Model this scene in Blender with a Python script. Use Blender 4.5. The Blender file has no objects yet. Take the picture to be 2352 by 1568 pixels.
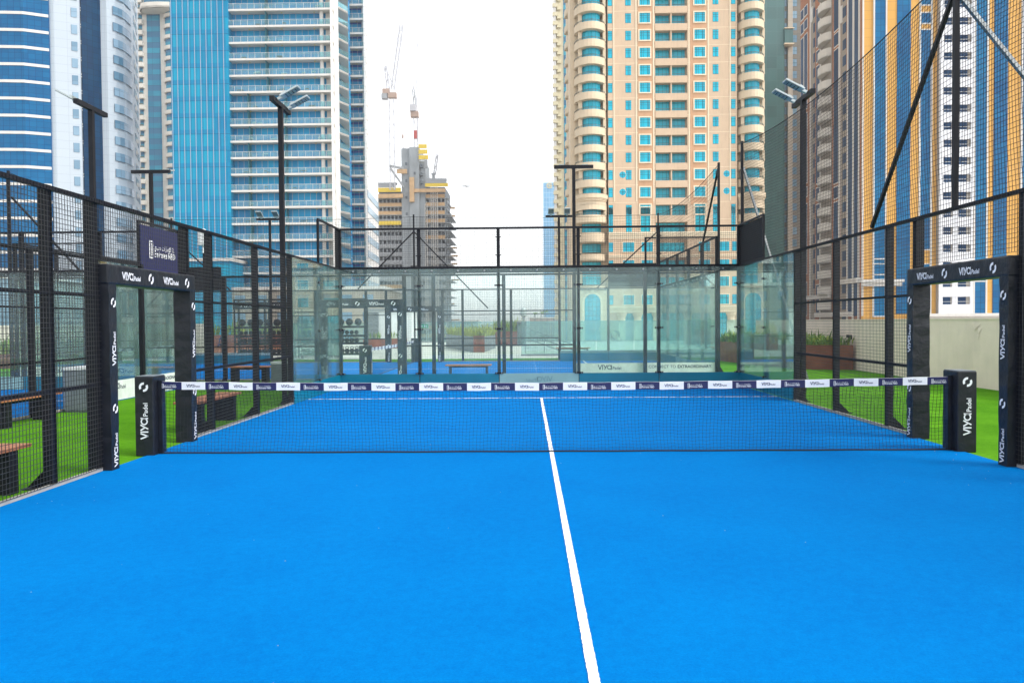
import bpy, math, random
from math import sin, cos, pi, radians
from mathutils import Vector, Matrix
random.seed(7)
SC = bpy.context.scene
COL = SC.collection

# ---------------------------------------------------------------- camera
CAM = Vector((-0.2896, -9.7327, 1.6200))
YAW, PITCH, ROLL, FPX = 0.019416, -0.024351, -0.0078010, 1808.6
def basis():
    cy, sy, cp, sp = cos(YAW), sin(YAW), cos(PITCH), sin(PITCH)
    f = Vector((-sy*cp, cy*cp, sp)); r0 = Vector((cy, sy, 0)); u0 = r0.cross(f)
    return cos(ROLL)*r0 + sin(ROLL)*u0, -sin(ROLL)*r0 + cos(ROLL)*u0, f
RV, UV_, FV = basis()
cam = bpy.data.cameras.new('camera'); camo = bpy.data.objects.new('camera', cam); COL.objects.link(camo)
camo.matrix_world = Matrix(((RV.x, UV_.x, -FV.x, CAM.x), (RV.y, UV_.y, -FV.y, CAM.y), (RV.z, UV_.z, -FV.z, CAM.z), (0, 0, 0, 1)))
cam.sensor_width = 36; cam.lens = 36*FPX/2352; cam.clip_start = 0.05; cam.clip_end = 12000
SC.camera = camo
def pt(px, py, Y):
    "world (x, z) seen at survey position px, py of the 2352 wide picture on the plane y = Y"
    d = FV + (px-1176)/FPX*RV - (py-784)/FPX*UV_
    t = (Y-CAM.y)/d.y
    return CAM.x+t*d.x, CAM.z+t*d.z
def X(px, Y, py=350): return pt(px, py, Y)[0]
def Z(py, Y, px=1211): return pt(px, py, Y)[1]

# ---------------------------------------------------------------- light
SUN_EL, SUN_AZ = radians(48), radians(112)      # azimuth from +y clockwise: the sun stands to the right
w = bpy.data.worlds.new('World'); SC.world = w; w.use_nodes = True
nt = w.node_tree; bg = nt.nodes['Background']
sky = nt.nodes.new('ShaderNodeTexSky'); sky.sky_type = 'NISHITA'; sky.sun_disc = False
sky.sun_elevation = SUN_EL; sky.sun_rotation = SUN_AZ; sky.air_density = 1.0; sky.dust_density = 1.2; sky.ozone_density = 1.0
hs = nt.nodes.new('ShaderNodeHueSaturation'); hs.inputs['Saturation'].default_value = 0.12; hs.inputs['Value'].default_value = 1.0
nt.links.new(sky.outputs[0], hs.inputs['Color']); nt.links.new(hs.outputs[0], bg.inputs['Color'])
bg.inputs['Strength'].default_value = 0.15
sl = bpy.data.lights.new('sun', 'SUN'); sl.energy = .85; sl.angle = radians(20); sl.color = (1, .93, .83)
so = bpy.data.objects.new('sun', sl); COL.objects.link(so)
sd = Vector((sin(SUN_AZ)*cos(SUN_EL), cos(SUN_AZ)*cos(SUN_EL), sin(SUN_EL)))
so.rotation_euler = sd.to_track_quat('Z', 'Y').to_euler(); so.location = (60, -40, 80)
vs = SC.view_settings; vs.view_transform = 'Standard'; vs.look = 'None'; vs.gamma = 1; vs.exposure = 1.42
SC.cycles.transparent_max_bounces = 40; SC.cycles.max_bounces = 7; SC.cycles.diffuse_bounces = 3
SC.cycles.glossy_bounces = 3; SC.cycles.caustics_reflective = False; SC.cycles.caustics_refractive = False
SC.cycles.use_denoising = True

# ---------------------------------------------------------------- materials
def newmat(name):
    m = bpy.data.materials.new(name); m.use_nodes = True
    return m, m.node_tree, m.node_tree.nodes['Principled BSDF']
def N(nt, t, **k):
    n = nt.nodes.new(t)
    for a, b in k.items(): setattr(n, a, b)
    return n
def mat(name, col, rough=.6, metal=0, spec=.5, var=.12, scale=6., bump=0, bscale=60, stain=0, coord='Object'):
    m, nt, p = newmat(name); L = nt.links
    p.inputs['Roughness'].default_value = rough; p.inputs['Metallic'].default_value = metal
    p.inputs['Specular IOR Level'].default_value = spec
    tc = N(nt, 'ShaderNodeTexCoord')
    nz = N(nt, 'ShaderNodeTexNoise'); nz.inputs['Scale'].default_value = scale; nz.inputs['Detail'].default_value = 6
    L.new(tc.outputs[coord], nz.inputs['Vector'])
    mp = N(nt, 'ShaderNodeMapRange'); mp.inputs[1].default_value = .3; mp.inputs[2].default_value = .7
    mp.inputs[3].default_value = 1-var; mp.inputs[4].default_value = 1+var*.6
    L.new(nz.outputs[0], mp.inputs[0])
    mx = N(nt, 'ShaderNodeMix', data_type='RGBA', blend_type='MULTIPLY'); mx.inputs[0].default_value = 1
    mx.inputs[6].default_value = (*col, 1); L.new(mp.outputs[0], mx.inputs[7])
    out = mx.outputs[2]
    if stain:
        n2 = N(nt, 'ShaderNodeTexNoise'); n2.inputs['Scale'].default_value = .9; n2.inputs['Detail'].default_value = 9
        ms = N(nt, 'ShaderNodeMapping'); ms.inputs['Scale'].default_value = (3, 3, .5)
        L.new(tc.outputs[coord], ms.inputs[0]); L.new(ms.outputs[0], n2.inputs['Vector'])
        m2 = N(nt, 'ShaderNodeMapRange'); m2.inputs[1].default_value = .5; m2.inputs[2].default_value = .8
        m2.inputs[3].default_value = 1; m2.inputs[4].default_value = 1-stain; L.new(n2.outputs[0], m2.inputs[0])
        m3 = N(nt, 'ShaderNodeMix', data_type='RGBA', blend_type='MULTIPLY'); m3.inputs[0].default_value = 1
        L.new(out, m3.inputs[6]); L.new(m2.outputs[0], m3.inputs[7]); out = m3.outputs[2]
    L.new(out, p.inputs['Base Color'])
    if bump:
        nb = N(nt, 'ShaderNodeTexNoise'); nb.inputs['Scale'].default_value = bscale; nb.inputs['Detail'].default_value = 4
        L.new(tc.outputs[coord], nb.inputs['Vector'])
        b = N(nt, 'ShaderNodeBump'); b.inputs['Strength'].default_value = bump; b.inputs['Distance'].default_value = .02
        L.new(nb.outputs[0], b.inputs['Height']); L.new(b.outputs[0], p.inputs['Normal'])
    return m
def panes(name, c1, c2, line, cw, ch, lw=.05, lh=.05, rough=.15, spec=.5, ox=0., oz=0., skip=0, frac=None, c3=None, metal=0.):
    """facade sheet: cells of cw x ch metres in UV space, each its own tone, thin joints between; frac: (lo, hi) part of the
    cell height that is of tone c3 (spandrel)"""
    m, nt, p = newmat(name); L = nt.links
    p.inputs['Roughness'].default_value = rough; p.inputs['Specular IOR Level'].default_value = spec; p.inputs['Metallic'].default_value = metal
    uv = N(nt, 'ShaderNodeUVMap'); uv.uv_map = 'UVMap'; sp = N(nt, 'ShaderNodeSeparateXYZ'); L.new(uv.outputs[0], sp.inputs[0])
    def M(op, a, b=None):
        n = N(nt, 'ShaderNodeMath', operation=op)
        for i, v in enumerate((a, b)):
            if v is None: continue
            if isinstance(v, (int, float)): n.inputs[i].default_value = v
            else: L.new(v, n.inputs[i])
        return n.outputs[0]
    u = M('DIVIDE', M('ADD', sp.outputs[0], ox), cw); v = M('DIVIDE', M('ADD', sp.outputs[1], oz), ch)
    fu, fv = M('FRACT', u), M('FRACT', v)
    cb = N(nt, 'ShaderNodeCombineXYZ'); L.new(M('FLOOR', u), cb.inputs[0]); L.new(M('FLOOR', v), cb.inputs[1])
    wn = N(nt, 'ShaderNodeTexWhiteNoise', noise_dimensions='3D'); L.new(cb.outputs[0], wn.inputs['Vector'])
    nz = N(nt, 'ShaderNodeTexNoise'); nz.inputs['Scale'].default_value = .12; L.new(uv.outputs[0], nz.inputs['Vector'])
    oi = N(nt, 'ShaderNodeObjectInfo')
    nm = N(nt, 'ShaderNodeMapRange'); nm.inputs[1].default_value = .32; nm.inputs[2].default_value = .68; L.new(nz.outputs[0], nm.inputs[0])  # broad drift in tone, uneven reflections painted into glass facades
    fac = M('ADD', M('ADD', M('MULTIPLY', wn.outputs[0], .42), M('MULTIPLY', nm.outputs[0], .38)), M('MULTIPLY', M('SUBTRACT', oi.outputs['Random'], .3), .5))
    mx = N(nt, 'ShaderNodeMix', data_type='RGBA'); mx.inputs[6].default_value = (*c1, 1); mx.inputs[7].default_value = (*c2, 1)
    L.new(fac, mx.inputs[0]); out = mx.outputs[2]
    if frac:
        msk = M('MULTIPLY', M('GREATER_THAN', fv, frac[0]), M('LESS_THAN', fv, frac[1]))
        mm = N(nt, 'ShaderNodeMix', data_type='RGBA'); L.new(msk, mm.inputs[0]); L.new(out, mm.inputs[6]); mm.inputs[7].default_value = (*c3, 1); out = mm.outputs[2]
    ln = M('MAXIMUM', M('LESS_THAN', fu, lw/cw), M('LESS_THAN', fv, lh/ch))
    ml = N(nt, 'ShaderNodeMix', data_type='RGBA'); L.new(ln, ml.inputs[0]); L.new(out, ml.inputs[6]); ml.inputs[7].default_value = (*line, 1)
    L.new(ml.outputs[2], p.inputs['Base Color'])
    return m
def glassmat(name, tint, refl=1.0, dirt_sheen=.03, rough=0.):
    m = bpy.data.materials.new(name); m.use_nodes = True; nt = m.node_tree; nt.nodes.clear(); L = nt.links
    o = N(nt, 'ShaderNodeOutputMaterial'); t = N(nt, 'ShaderNodeBsdfTransparent'); t.inputs[0].default_value = (*tint, 1)
    g = N(nt, 'ShaderNodeBsdfGlossy'); g.inputs['Roughness'].default_value = rough; g.inputs[0].default_value = (.9, 1, .98, 1)
    d = N(nt, 'ShaderNodeBsdfDiffuse'); d.inputs[0].default_value = (.62, .86, .83, 1)  # pale film: smudges plus milky reflections put in as diffuse colour
    fr = N(nt, 'ShaderNodeFresnel'); fr.inputs['IOR'].default_value = 1.42
    ml = N(nt, 'ShaderNodeMath', operation='MULTIPLY'); ml.inputs[1].default_value = refl; L.new(fr.outputs[0], ml.inputs[0])
    tc = N(nt, 'ShaderNodeTexCoord'); dn = N(nt, 'ShaderNodeTexNoise'); dn.inputs['Scale'].default_value = 1.6; dn.inputs['Detail'].default_value = 8; dn.inputs['Roughness'].default_value = .65
    L.new(tc.outputs['Object'], dn.inputs['Vector']); dm = N(nt, 'ShaderNodeMapRange'); dm.inputs[1].default_value = .35; dm.inputs[2].default_value = .75; dm.inputs[3].default_value = dirt_sheen*.55; dm.inputs[4].default_value = dirt_sheen*2.2
    L.new(dn.outputs[0], dm.inputs[0])
    m1 = N(nt, 'ShaderNodeMixShader'); L.new(dm.outputs[0], m1.inputs[0]); L.new(t.outputs[0], m1.inputs[1]); L.new(d.outputs[0], m1.inputs[2])
    m2 = N(nt, 'ShaderNodeMixShader'); L.new(ml.outputs[0], m2.inputs[0]); L.new(m1.outputs[0], m2.inputs[1]); L.new(g.outputs[0], m2.inputs[2])
    L.new(m2.outputs[0], o.inputs[0]); return m
def carpet(name, c1, c2, lo=1.15, hi=1.85, big=.35, sp=.02):
    m, nt, p = newmat(name); L = nt.links
    tc = N(nt, 'ShaderNodeTexCoord'); tot = None
    for sc, wt in ((260, .55), (70, .45), (16, .3), (.7, big)):
        a = N(nt, 'ShaderNodeTexNoise'); a.inputs['Scale'].default_value = sc; a.inputs['Detail'].default_value = 4; a.inputs['Roughness'].default_value = .6
        L.new(tc.outputs['Object'], a.inputs['Vector'])
        if sc == 260: fine = a
        q = N(nt, 'ShaderNodeMath', operation='MULTIPLY_ADD'); L.new(a.outputs[0], q.inputs[0]); q.inputs[1].default_value = wt; q.inputs[2].default_value = 0
        if tot: L.new(tot, q.inputs[2])
        tot = q.outputs[0]
    s_ = .5*(1.3+big); r = N(nt, 'ShaderNodeMapRange'); r.inputs[1].default_value = s_-.22; r.inputs[2].default_value = s_+.22; L.new(tot, r.inputs[0])
    mx = N(nt, 'ShaderNodeMix', data_type='RGBA'); mx.inputs[6].default_value = (*c1, 1); mx.inputs[7].default_value = (*c2, 1)
    L.new(r.outputs[0], mx.inputs[0]); L.new(mx.outputs[2], p.inputs['Base Color'])
    p.inputs['Roughness'].default_value = .95; p.inputs['Specular IOR Level'].default_value = sp
    bp = N(nt, 'ShaderNodeBump'); bp.inputs['Strength'].default_value = .6; bp.inputs['Distance'].default_value = .006
    L.new(fine.outputs[0], bp.inputs['Height']); L.new(bp.outputs[0], p.inputs['Normal'])
    return m
M_ = {}
M_['court'] = carpet('blue_turf', (0.0, .112, .40), (0.0, .205, .575), big=.26)
M_['turf'] = carpet('green_turf', (.036, .155, .004), (.13, .36, .017), big=.6)
M_['line'] = mat('white_line', (.85, .85, .86), .8, var=.06, scale=30)
M_['black'] = mat('black_steel', (.009, .010, .014), .5, spec=.18, var=.2)
M_['wire'] = mat('grey_wire', (.022, .023, .025), .55, metal=.0, var=.2)
M_['cord'] = mat('black_cord', (.01, .011, .016), .8, var=.2)
M_['kerb'] = mat('pale_kerb', (.36, .355, .33), .8)
M_['rail'] = mat('galvanised', (.30, .32, .33), .45, metal=.6, var=.2)
M_['pad'] = mat('black_vinyl', (.010, .012, .018), .4, spec=.32, var=.25, scale=9, bump=.7, bscale=7)
M_['white'] = mat('white_print', (.8, .8, .82), .6, var=.04)
M_['navy'] = mat('navy_print', (.006, .009, .075), .5, var=.1)
M_['ink'] = mat('ink_print', (.03, .04, .10), .6, var=.1)
M_['glass'] = glassmat('tinted_glass', (.93, .985, .976), .8, .055)
M_['glass2'] = glassmat('rail_glass', (.80, .93, .94), 1.3, .10)
M_['bandteal'] = mat('teal_reflection_back', (.0, .16, .24), .35, var=.1, scale=2)  # teal: floor reflection and glass tint put into the sticker's back
M_['bandgrey'] = mat('grey_sticker_back', (.22, .38, .37), .35, var=.1, scale=2)
M_['faint'] = mat('faint_print', (.15, .29, .30), .5)
M_['frost'] = mat('frosted_sticker', (.78, .82, .82), .6)
M_['wood'] = mat('red_wood', (.42, .16, .07), .5, var=.3, scale=14, bump=.2)
M_['greyplastic'] = mat('grey_plastic', (.15, .18, .20), .5, var=.15)
M_['lid'] = mat('pale_lid', (.62, .66, .68), .4)
M_['beigewall'] = mat('beige_render', (.96, .79, .70), .85, var=.06, scale=2, bump=.12, bscale=30, stain=.10)
M_['corten'] = mat('corten_steel', (.22, .065, .035), .7, var=.35, scale=3, stain=.3)
M_['soil'] = mat('gravel_soil', (.5, .48, .44), .9, var=.4, scale=40)
M_['paving'] = mat('pale_paving', (.60, .63, .56), .8, var=.1, scale=1)
M_['ground'] = mat('city_ground', (.42, .38, .33), .9, var=.3, scale=.02)
M_['leaf'] = mat('leaf', (.13, .26, .03), .6, var=.5, scale=4)
M_['leaf2'] = mat('leaf_yellow', (.30, .36, .03), .6, var=.4, scale=4)
M_['whitebox'] = mat('white_panel', (.74, .76, .76), .5, var=.05)
M_['lamphead'] = mat('lamp_grey', (.45, .50, .50), .35, metal=.3, var=.1)
M_['lampglass'] = panes('lamp_lens', (.16, .22, .22), (.3, .38, .37), (.05, .06, .06), .04, .05, .012, .012, .25)

# ---------------------------------------------------------------- mesh builder
class MB:
    def __init__(s, T=None): s.v, s.f, s.m, s.u, s.T = [], [], [], [], T
    def poly(s, pts, m=0, uv=None):
        i = len(s.v)
        s.v += [s.T(*p) if s.T else p for p in pts]
        s.f.append(tuple(range(i, i+len(pts)))); s.m.append(m)
        s.u.append(uv or [(p[0], p[2]) for p in pts])
    def box(s, x0, x1, y0, y1, z0, z1, m=0):
        if x0 > x1: x0, x1 = x1, x0
        if y0 > y1: y0, y1 = y1, y0
        if z0 > z1: z0, z1 = z1, z0
        c = [(x0,y0,z0),(x1,y0,z0),(x1,y1,z0),(x0,y1,z0),(x0,y0,z1),(x1,y0,z1),(x1,y1,z1),(x0,y1,z1)]
        i = len(s.v); s.v += [s.T(*p) if s.T else p for p in c]
        for q in ((0,3,2,1),(4,5,6,7),(0,1,5,4),(2,3,7,6),(1,2,6,5),(3,0,4,7)):
            s.f.append(tuple(i+k for k in q)); s.m.append(m)
            if q in ((1,2,6,5),(3,0,4,7)): s.u.append([(c[k][1], c[k][2]) for k in q])
            elif q in ((0,3,2,1),(4,5,6,7)): s.u.append([(c[k][0], c[k][1]) for k in q])
            else: s.u.append([(c[k][0], c[k][2]) for k in q])
        return s
    def bar(s, p, q, w, h=None, m=0, up=(0, 0, 1)):
        h = h or w; p, q = Vector(p), Vector(q); d = (q-p)
        if d.length < 1e-6: return s
        d.normalize(); up = Vector(up)
        if abs(d.dot(up)) > .98: up = Vector((0, 1, 0))
        a = d.cross(up).normalized()*w/2; b = a.cross(d).normalized()*h/2
        c = [p-a-b, p+a-b, p+a+b, p-a+b, q-a-b, q+a-b, q+a+b, q-a+b]
        i = len(s.v); s.v += [s.T(*t) if s.T else tuple(t) for t in c]
        for k in ((3,2,1,0),(4,5,6,7),(0,1,5,4),(2,3,7,6),(1,2,6,5),(3,0,4,7)):
            s.f.append(tuple(i+j for j in k)); s.m.append(m); s.u.append([(0, 0)]*4)
        return s
    def tube(s, pts, r, n=6, m=0, cap=True):
        pts = [Vector(p) for p in pts]; rings = []
        rr = r if isinstance(r, (list, tuple)) else [r]*len(pts)
        for k, p in enumerate(pts):
            d = (pts[min(k+1, len(pts)-1)]-pts[max(k-1, 0)]).normalized()
            up = Vector((0, 0, 1)) if abs(d.z) < .9 else Vector((0, 1, 0))
            a = d.cross(up).normalized(); b = a.cross(d)
            i = len(s.v)
            for j in range(n):
                t = 2*pi*j/n; q = p+a*cos(t)*rr[k]+b*sin(t)*rr[k]
                s.v.append(s.T(*q) if s.T else tuple(q))
            rings.append(i)
        for k in range(len(rings)-1):
            for j in range(n):
                s.f.append((rings[k]+j, rings[k]+(j+1) % n, rings[k+1]+(j+1) % n, rings[k+1]+j)); s.m.append(m); s.u.append([(0, 0)]*4)
        if cap and n > 2:
            s.f.append(tuple(rings[0]+j for j in reversed(range(n)))); s.m.append(m); s.u.append([(0, 0)]*n)
            s.f.append(tuple(rings[-1]+j for j in range(n))); s.m.append(m); s.u.append([(0, 0)]*n)
        return s
    def lathe(s, c, prof, n=12, m=0):
        s.tube([(c[0], c[1], c[2]+z) for r, z in prof], [max(r, .001) for r, z in prof], n, m); return s
    def prism(s, pl, z0, z1, m=0, walls=True, top=True):
        "plan polygon (counter clockwise) extruded from z0 to z1"
        n = len(pl); u = 0
        for k in range(n):
            a, b = pl[k], pl[(k+1) % n]; L = math.hypot(b[0]-a[0], b[1]-a[1])
            if walls: s.poly([(a[0],a[1],z0),(b[0],b[1],z0),(b[0],b[1],z1),(a[0],a[1],z1)], m, [(u,z0),(u+L,z0),(u+L,z1),(u,z1)])
            u += L
        if top:
            s.poly([(p[0], p[1], z1) for p in pl], m, [(p[0], p[1]) for p in pl])
            s.poly([(p[0], p[1], z0) for p in reversed(pl)], m, [(p[0], p[1]) for p in reversed(pl)])
        return s
    def ribbon(s, pl, th, z0, z1, m=0, side=1):
        "open plan polyline thickened by th to its left (side=1), a wall from z0 to z1"
        n = len(pl); off = []
        for k in range(n):
            a, b = Vector(pl[max(k-1, 0)]), Vector(pl[min(k+1, n-1)]); d = (b-a).normalized()
            off.append((pl[k][0]-d.y*th*side, pl[k][1]+d.x*th*side))
        u = 0
        for k in range(n-1):
            a, b, c, d = pl[k], pl[k+1], off[k+1], off[k]; L = math.hypot(b[0]-a[0], b[1]-a[1])
            U = [(u,z0),(u+L,z0),(u+L,z1),(u,z1)]
            s.poly([(a[0],a[1],z0),(b[0],b[1],z0),(b[0],b[1],z1),(a[0],a[1],z1)], m, U)
            s.poly([(c[0],c[1],z0),(d[0],d[1],z0),(d[0],d[1],z1),(c[0],c[1],z1)], m, [(u+L,z0),(u,z0),(u,z1),(u+L,z1)])
            s.poly([(a[0],a[1],z1),(b[0],b[1],z1),(c[0],c[1],z1),(d[0],d[1],z1)], m)
            s.poly([(d[0],d[1],z0),(c[0],c[1],z0),(b[0],b[1],z0),(a[0],a[1],z0)], m)
            u += L
        for k in (0, n-1):
            a, d = pl[k], off[k]
            s.poly([(a[0],a[1],z0),(d[0],d[1],z0),(d[0],d[1],z1),(a[0],a[1],z1)], m)
        return s
    def mesh(s, name, mats, origin=(0, 0, 0)):
        me = bpy.data.meshes.new(name); ox, oy, oz = origin
        me.from_pydata([(p[0]-ox, p[1]-oy, p[2]-oz) for p in s.v], [], s.f)
        for k in (mats if isinstance(mats, (list, tuple)) else [mats]): me.materials.append(k)
        if any(s.m): me.polygons.foreach_set('material_index', s.m)
        uvl = me.uv_layers.new(name='UVMap')
        flat = [c for f in s.u for p in f for c in p]
        if len(flat) == len(uvl.data)*2: uvl.data.foreach_set('uv', flat)
        me.update(); return me
    def build(s, name, mats, parent=None, origin=None, bevel=0, smooth=False):
        og = worldloc(parent) if parent else (origin or (0, 0, 0))
        if origin and parent:
            me = s.mesh(name, mats, origin); o = bpy.data.objects.new(name, me)
            o.location = Vector(origin)-Vector(og)
        else:
            me = s.mesh(name, mats, og); o = bpy.data.objects.new(name, me)
            if not parent: o.location = og
        if parent: o.parent = parent
        COL.objects.link(o)
        if smooth:
            me.polygons.foreach_set('use_smooth', [True]*len(me.polygons))
        if bevel:
            b = o.modifiers.new('bevel', 'BEVEL'); b.width = bevel; b.segments = 2
        return o
def worldloc(o):
    v = Vector((0, 0, 0))
    while o: v += o.location; o = o.parent
    return tuple(v)
def tag(o, label=None, cat=None, group=None, kind=None):
    if label: o['label'] = label
    if cat: o['category'] = cat
    if group: o['group'] = group
    if kind: o['kind'] = kind
    return o
def thing(name, label, cat, loc=(0, 0, 0), group=None):
    o = bpy.data.objects.new(name, None); o.empty_display_size = .2; COL.objects.link(o); o.location = loc
    return tag(o, label, cat, group)
def dup(root, loc, label=None, group=None):
    def cp(o, par):
        c = o.copy(); COL.objects.link(c); c.parent = par
        for ch in kids.get(o, ()): cp(ch, c)
        return c
    kids = {}
    for o in COL.objects:
        if o.parent: kids.setdefault(o.parent, []).append(o)
    r = cp(root, None); r.location = loc
    if label: r['label'] = label
    if group: r['group'] = group
    return r
def repeat(parent, name, me, locs, limit=100):
    "copies of one mesh as parts of a building, the nearest as objects, the rest as one"
    base = Vector(worldloc(parent))
    locs = sorted(locs, key=lambda p: abs(p[2]-25))
    for p in locs[:limit]:
        o = bpy.data.objects.new(name, me); COL.objects.link(o); o.parent = parent; o.location = Vector(p)-base
    rest = locs[limit:]
    if rest:
        vs = [v.co.copy() for v in me.vertices]; fs = [tuple(f.vertices) for f in me.polygons]; ms = [f.material_index for f in me.polygons]
        V, F, Ms = [], [], []
        for p in rest:
            i = len(V); q = Vector(p)-base
            V += [tuple(v+q) for v in vs]; F += [tuple(k+i for k in f) for f in fs]; Ms += ms
        m2 = bpy.data.meshes.new(name); m2.from_pydata(V, [], F)
        for k in me.materials: m2.materials.append(k)
        m2.polygons.foreach_set('material_index', Ms); 
        ul = m2.uv_layers.new(name='UVMap'); src = [tuple(d.uv) for d in me.uv_layers[0].data]; ul.data.foreach_set('uv', [c for _ in rest for p in src for c in p])
        m2.update()
        o = bpy.data.objects.new(name, m2); COL.objects.link(o); o.parent = parent; o['kind'] = 'stuff'

# ---------------------------------------------------------------- lettering (flat shapes in x, y; unit = cap height)
_tc = {}
def text2d(s, bold=0.):
    if (s, bold) in _tc: return _tc[(s, bold)]
    cu = bpy.data.curves.new('t', 'FONT'); cu.body = s; cu.size = 1.38; cu.offset = bold; cu.resolution_u = 3
    ob = bpy.data.objects.new('t', cu); COL.objects.link(ob)
    dg = bpy.context.evaluated_depsgraph_get(); dg.update()
    me = bpy.data.meshes.new_from_object(ob.evaluated_get(dg))
    vs = [(v.co.x, v.co.y) for v in me.vertices]; fs = [tuple(p.vertices) for p in me.polygons]
    bpy.data.objects.remove(ob); bpy.data.meshes.remove(me)
    _tc[(s, bold)] = (vs, fs); return vs, fs
def stroke(V, F, pts, w):
    for a, b in zip(pts, pts[1:]):
        d = Vector((b[0]-a[0], b[1]-a[1])); d.normalize(); n = Vector((-d.y, d.x))*w/2; e = d*w*.3
        i = len(V); V += [(a[0]+n.x-e.x, a[1]+n.y-e.y), (a[0]-n.x-e.x, a[1]-n.y-e.y), (b[0]-n.x+e.x, b[1]-n.y+e.y), (b[0]+n.x+e.x, b[1]+n.y+e.y)]
        F.append((i, i+1, i+2, i+3))
def arc(V, F, cx, cy, r, w, a0, a1, n=14, sy=1.):
    i = len(V)
    for k in range(n+1):
        t = radians(a0+(a1-a0)*k/n)
        V.append((cx+(r+w/2)*cos(t), cy+(r+w/2)*sin(t)*sy)); V.append((cx+(r-w/2)*cos(t), cy+(r-w/2)*sin(t)*sy))
    for k in range(n): F.append((i+2*k, i+2*k+1, i+2*k+3, i+2*k+2))
def club_word(w=.19):
    V, F = [], []
    stroke(V, F, [(0, 1), (.36, .03), (.72, 1)], w); stroke(V, F, [(.95, 0), (.95, 1)], w)
    stroke(V, F, [(1.2, 1), (1.55, .42)], w); stroke(V, F, [(1.92, 1), (1.38, 0)], w)
    arc(V, F, 2.42, .5, .42, w, 0, 360, 18); stroke(V, F, [(2.86, 0), (2.86, .95)], w)
    v, f = text2d('Padel', .018); i = len(V); V += [(3.1+x*.66, y*.66) for x, y in v]; F += [tuple(k+i for k in q) for q in f]
    return V, F                      # about 5.1 wide
def club_mark():
    V, F = [], []
    arc(V, F, .5, .5, .38, .24, 82, 212, 10); arc(V, F, .5, .5, .38, .24, -98, 32, 10); return V, F
def bank_logo(txt=True):
    V, F = [], []
    stroke(V, F, [(0, -.5), (0, 1.5), (.8, 1.5), (.8, -.5), (0, -.5)], .17)
    arc(V, F, 1.15, .5, .75, .10, 112, 248, 10, 1.25); arc(V, F, .1, .5, .55, .13, -58, 58, 10, 1.6)
    if txt:
        v, f = text2d('Emirates NBD', .022); i = len(V); V += [(1.1+x*.72, -.32+y*.78) for x, y in v]; F += [tuple(k+i for k in q) for q in f]
        v, f = text2d('\ufee8\ufedb \u0627\ufef9\ufee3\u0627\u0631\u0627\u062a \u062f\u0628\u064a'[::-1], .01)
        wv = max([p[0] for p in v] or [1]) or 1
        i = len(V); V += [(1.1+x/wv*5.6, .62+y*.62) for x, y in v]; F += [tuple(k+i for k in q) for q in f]
    return V, F
def letter(shape, o, r, u, size, mirror=False):
    "lay a flat shape at origin o with right r and up u"
    V, F = shape; o, r, u = Vector(o), Vector(r), Vector(u); mb = MB()
    for f in F:
        q = [o+r*(V[k][0]*size)+u*(V[k][1]*size) for k in f]
        mb.poly([tuple(p) for p in q])
    return mb
def merge(*mbs):
    m = MB()
    for b in mbs:
        i = len(m.v); m.v += b.v; m.f += [tuple(k+i for k in f) for f in b.f]; m.m += b.m; m.u += b.u
    return m
CW, CM, BL = club_word(), club_mark(), bank_logo()
CWT = club_word(.17)
# ================================================================ the deck and the ground
def slab(name, x0, x1, y0, y1, z0, z1, m, kind='structure'):
    o = MB().box(x0, x1, y0, y1, z0, z1).build(name, m); o['kind'] = kind; return o
GZ = -6.0
ground = MB(); R_ = 1500
ground.poly([(-R_, -200, GZ), (R_, -200, GZ), (R_, R_, GZ), (-R_, R_, GZ)]); ground.build('ground', M_['ground'])['kind'] = 'structure'
slab('deck_turf', -26, 10.3, -14, 25.6, GZ+.01, 0, M_['turf'])
slab('deck_paving', -26, 10.3, 25.6, 56, GZ+.01, -.004, M_['paving'])
def id_T(x, y, z): return (x, y, z)
def B_T(x, y, z): return (-4.95+y, 17.7-x, z)
def L_T(x, y, z): return (-14.1+x, y, z)
def court_floor(T, yl, yh, near):
    c = MB(T).box(-5, 5, yl, yh, -.02, .012)
    o = c.build('court_floor', M_['court'], origin=T(0, 0, 0)); o['kind'] = 'structure'
    ln = MB(T)
    rl = random.Random(2); y = max(yl, -7.0); prev = None
    while y <= 7.0:
        q = (-.025+rl.uniform(-.0018, .0018), .025+rl.uniform(-.0018, .0018), y)
        if prev: ln.poly([(prev[0], prev[2], .016), (prev[1], prev[2], .016), (q[1], q[2], .016), (q[0], q[2], .016)])
        prev = q; y += .02 if near and y < 0 else .1
    ln.box(-4.97, 4.97, 6.93, 6.98, .013, .016)
    if near: ln.box(-4.97, 4.97, -6.98, -6.93, .013, .016)
    p = ln.build('painted_line', M_['line'], o); return o
court_floor(id_T, -10, 10, True); court_floor(B_T, -10, 10, True); court_floor(L_T, -10, 10, True)

# ================================================================ cages
def wires(mb, a0, a1, z0, z1, t, step=.05, w=.0043):
    n = max(1, round((a1-a0)/step)); k = max(1, round((z1-z0)/step))
    for i in range(n+1):
        a = a0+(a1-a0)*i/n; mb.box(a-w/2, a+w/2, t-w/2, t+w/2, z0, z1)
    for j in range(k+1):
        z = z0+(z1-z0)*j/k; mb.box(a0, a1, t-w*1.5, t-w/2, z-w/2, z+w/2)
def clamp(W, flip, a, z, par, wdt=.1):
    m = MB(W); m.flip = flip
    m.box(a-wdt, a+wdt, -.030, -.0075, z-.02, z+.02)
    for d in (-.065, .065): m.box(a+d*wdt/.1-.011, a+d*wdt/.1+.011, -.036, -.030, z-.011, z+.011, 1)
    m.build('clamp', [M_['black'], M_['rail']], par)
def axes(W):
    o = Vector(W(0, 0, 0)); return (Vector(W(1, 0, 0))-o), (Vector(W(0, 1, 0))-o), Vector((0, 0, 1))
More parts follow.
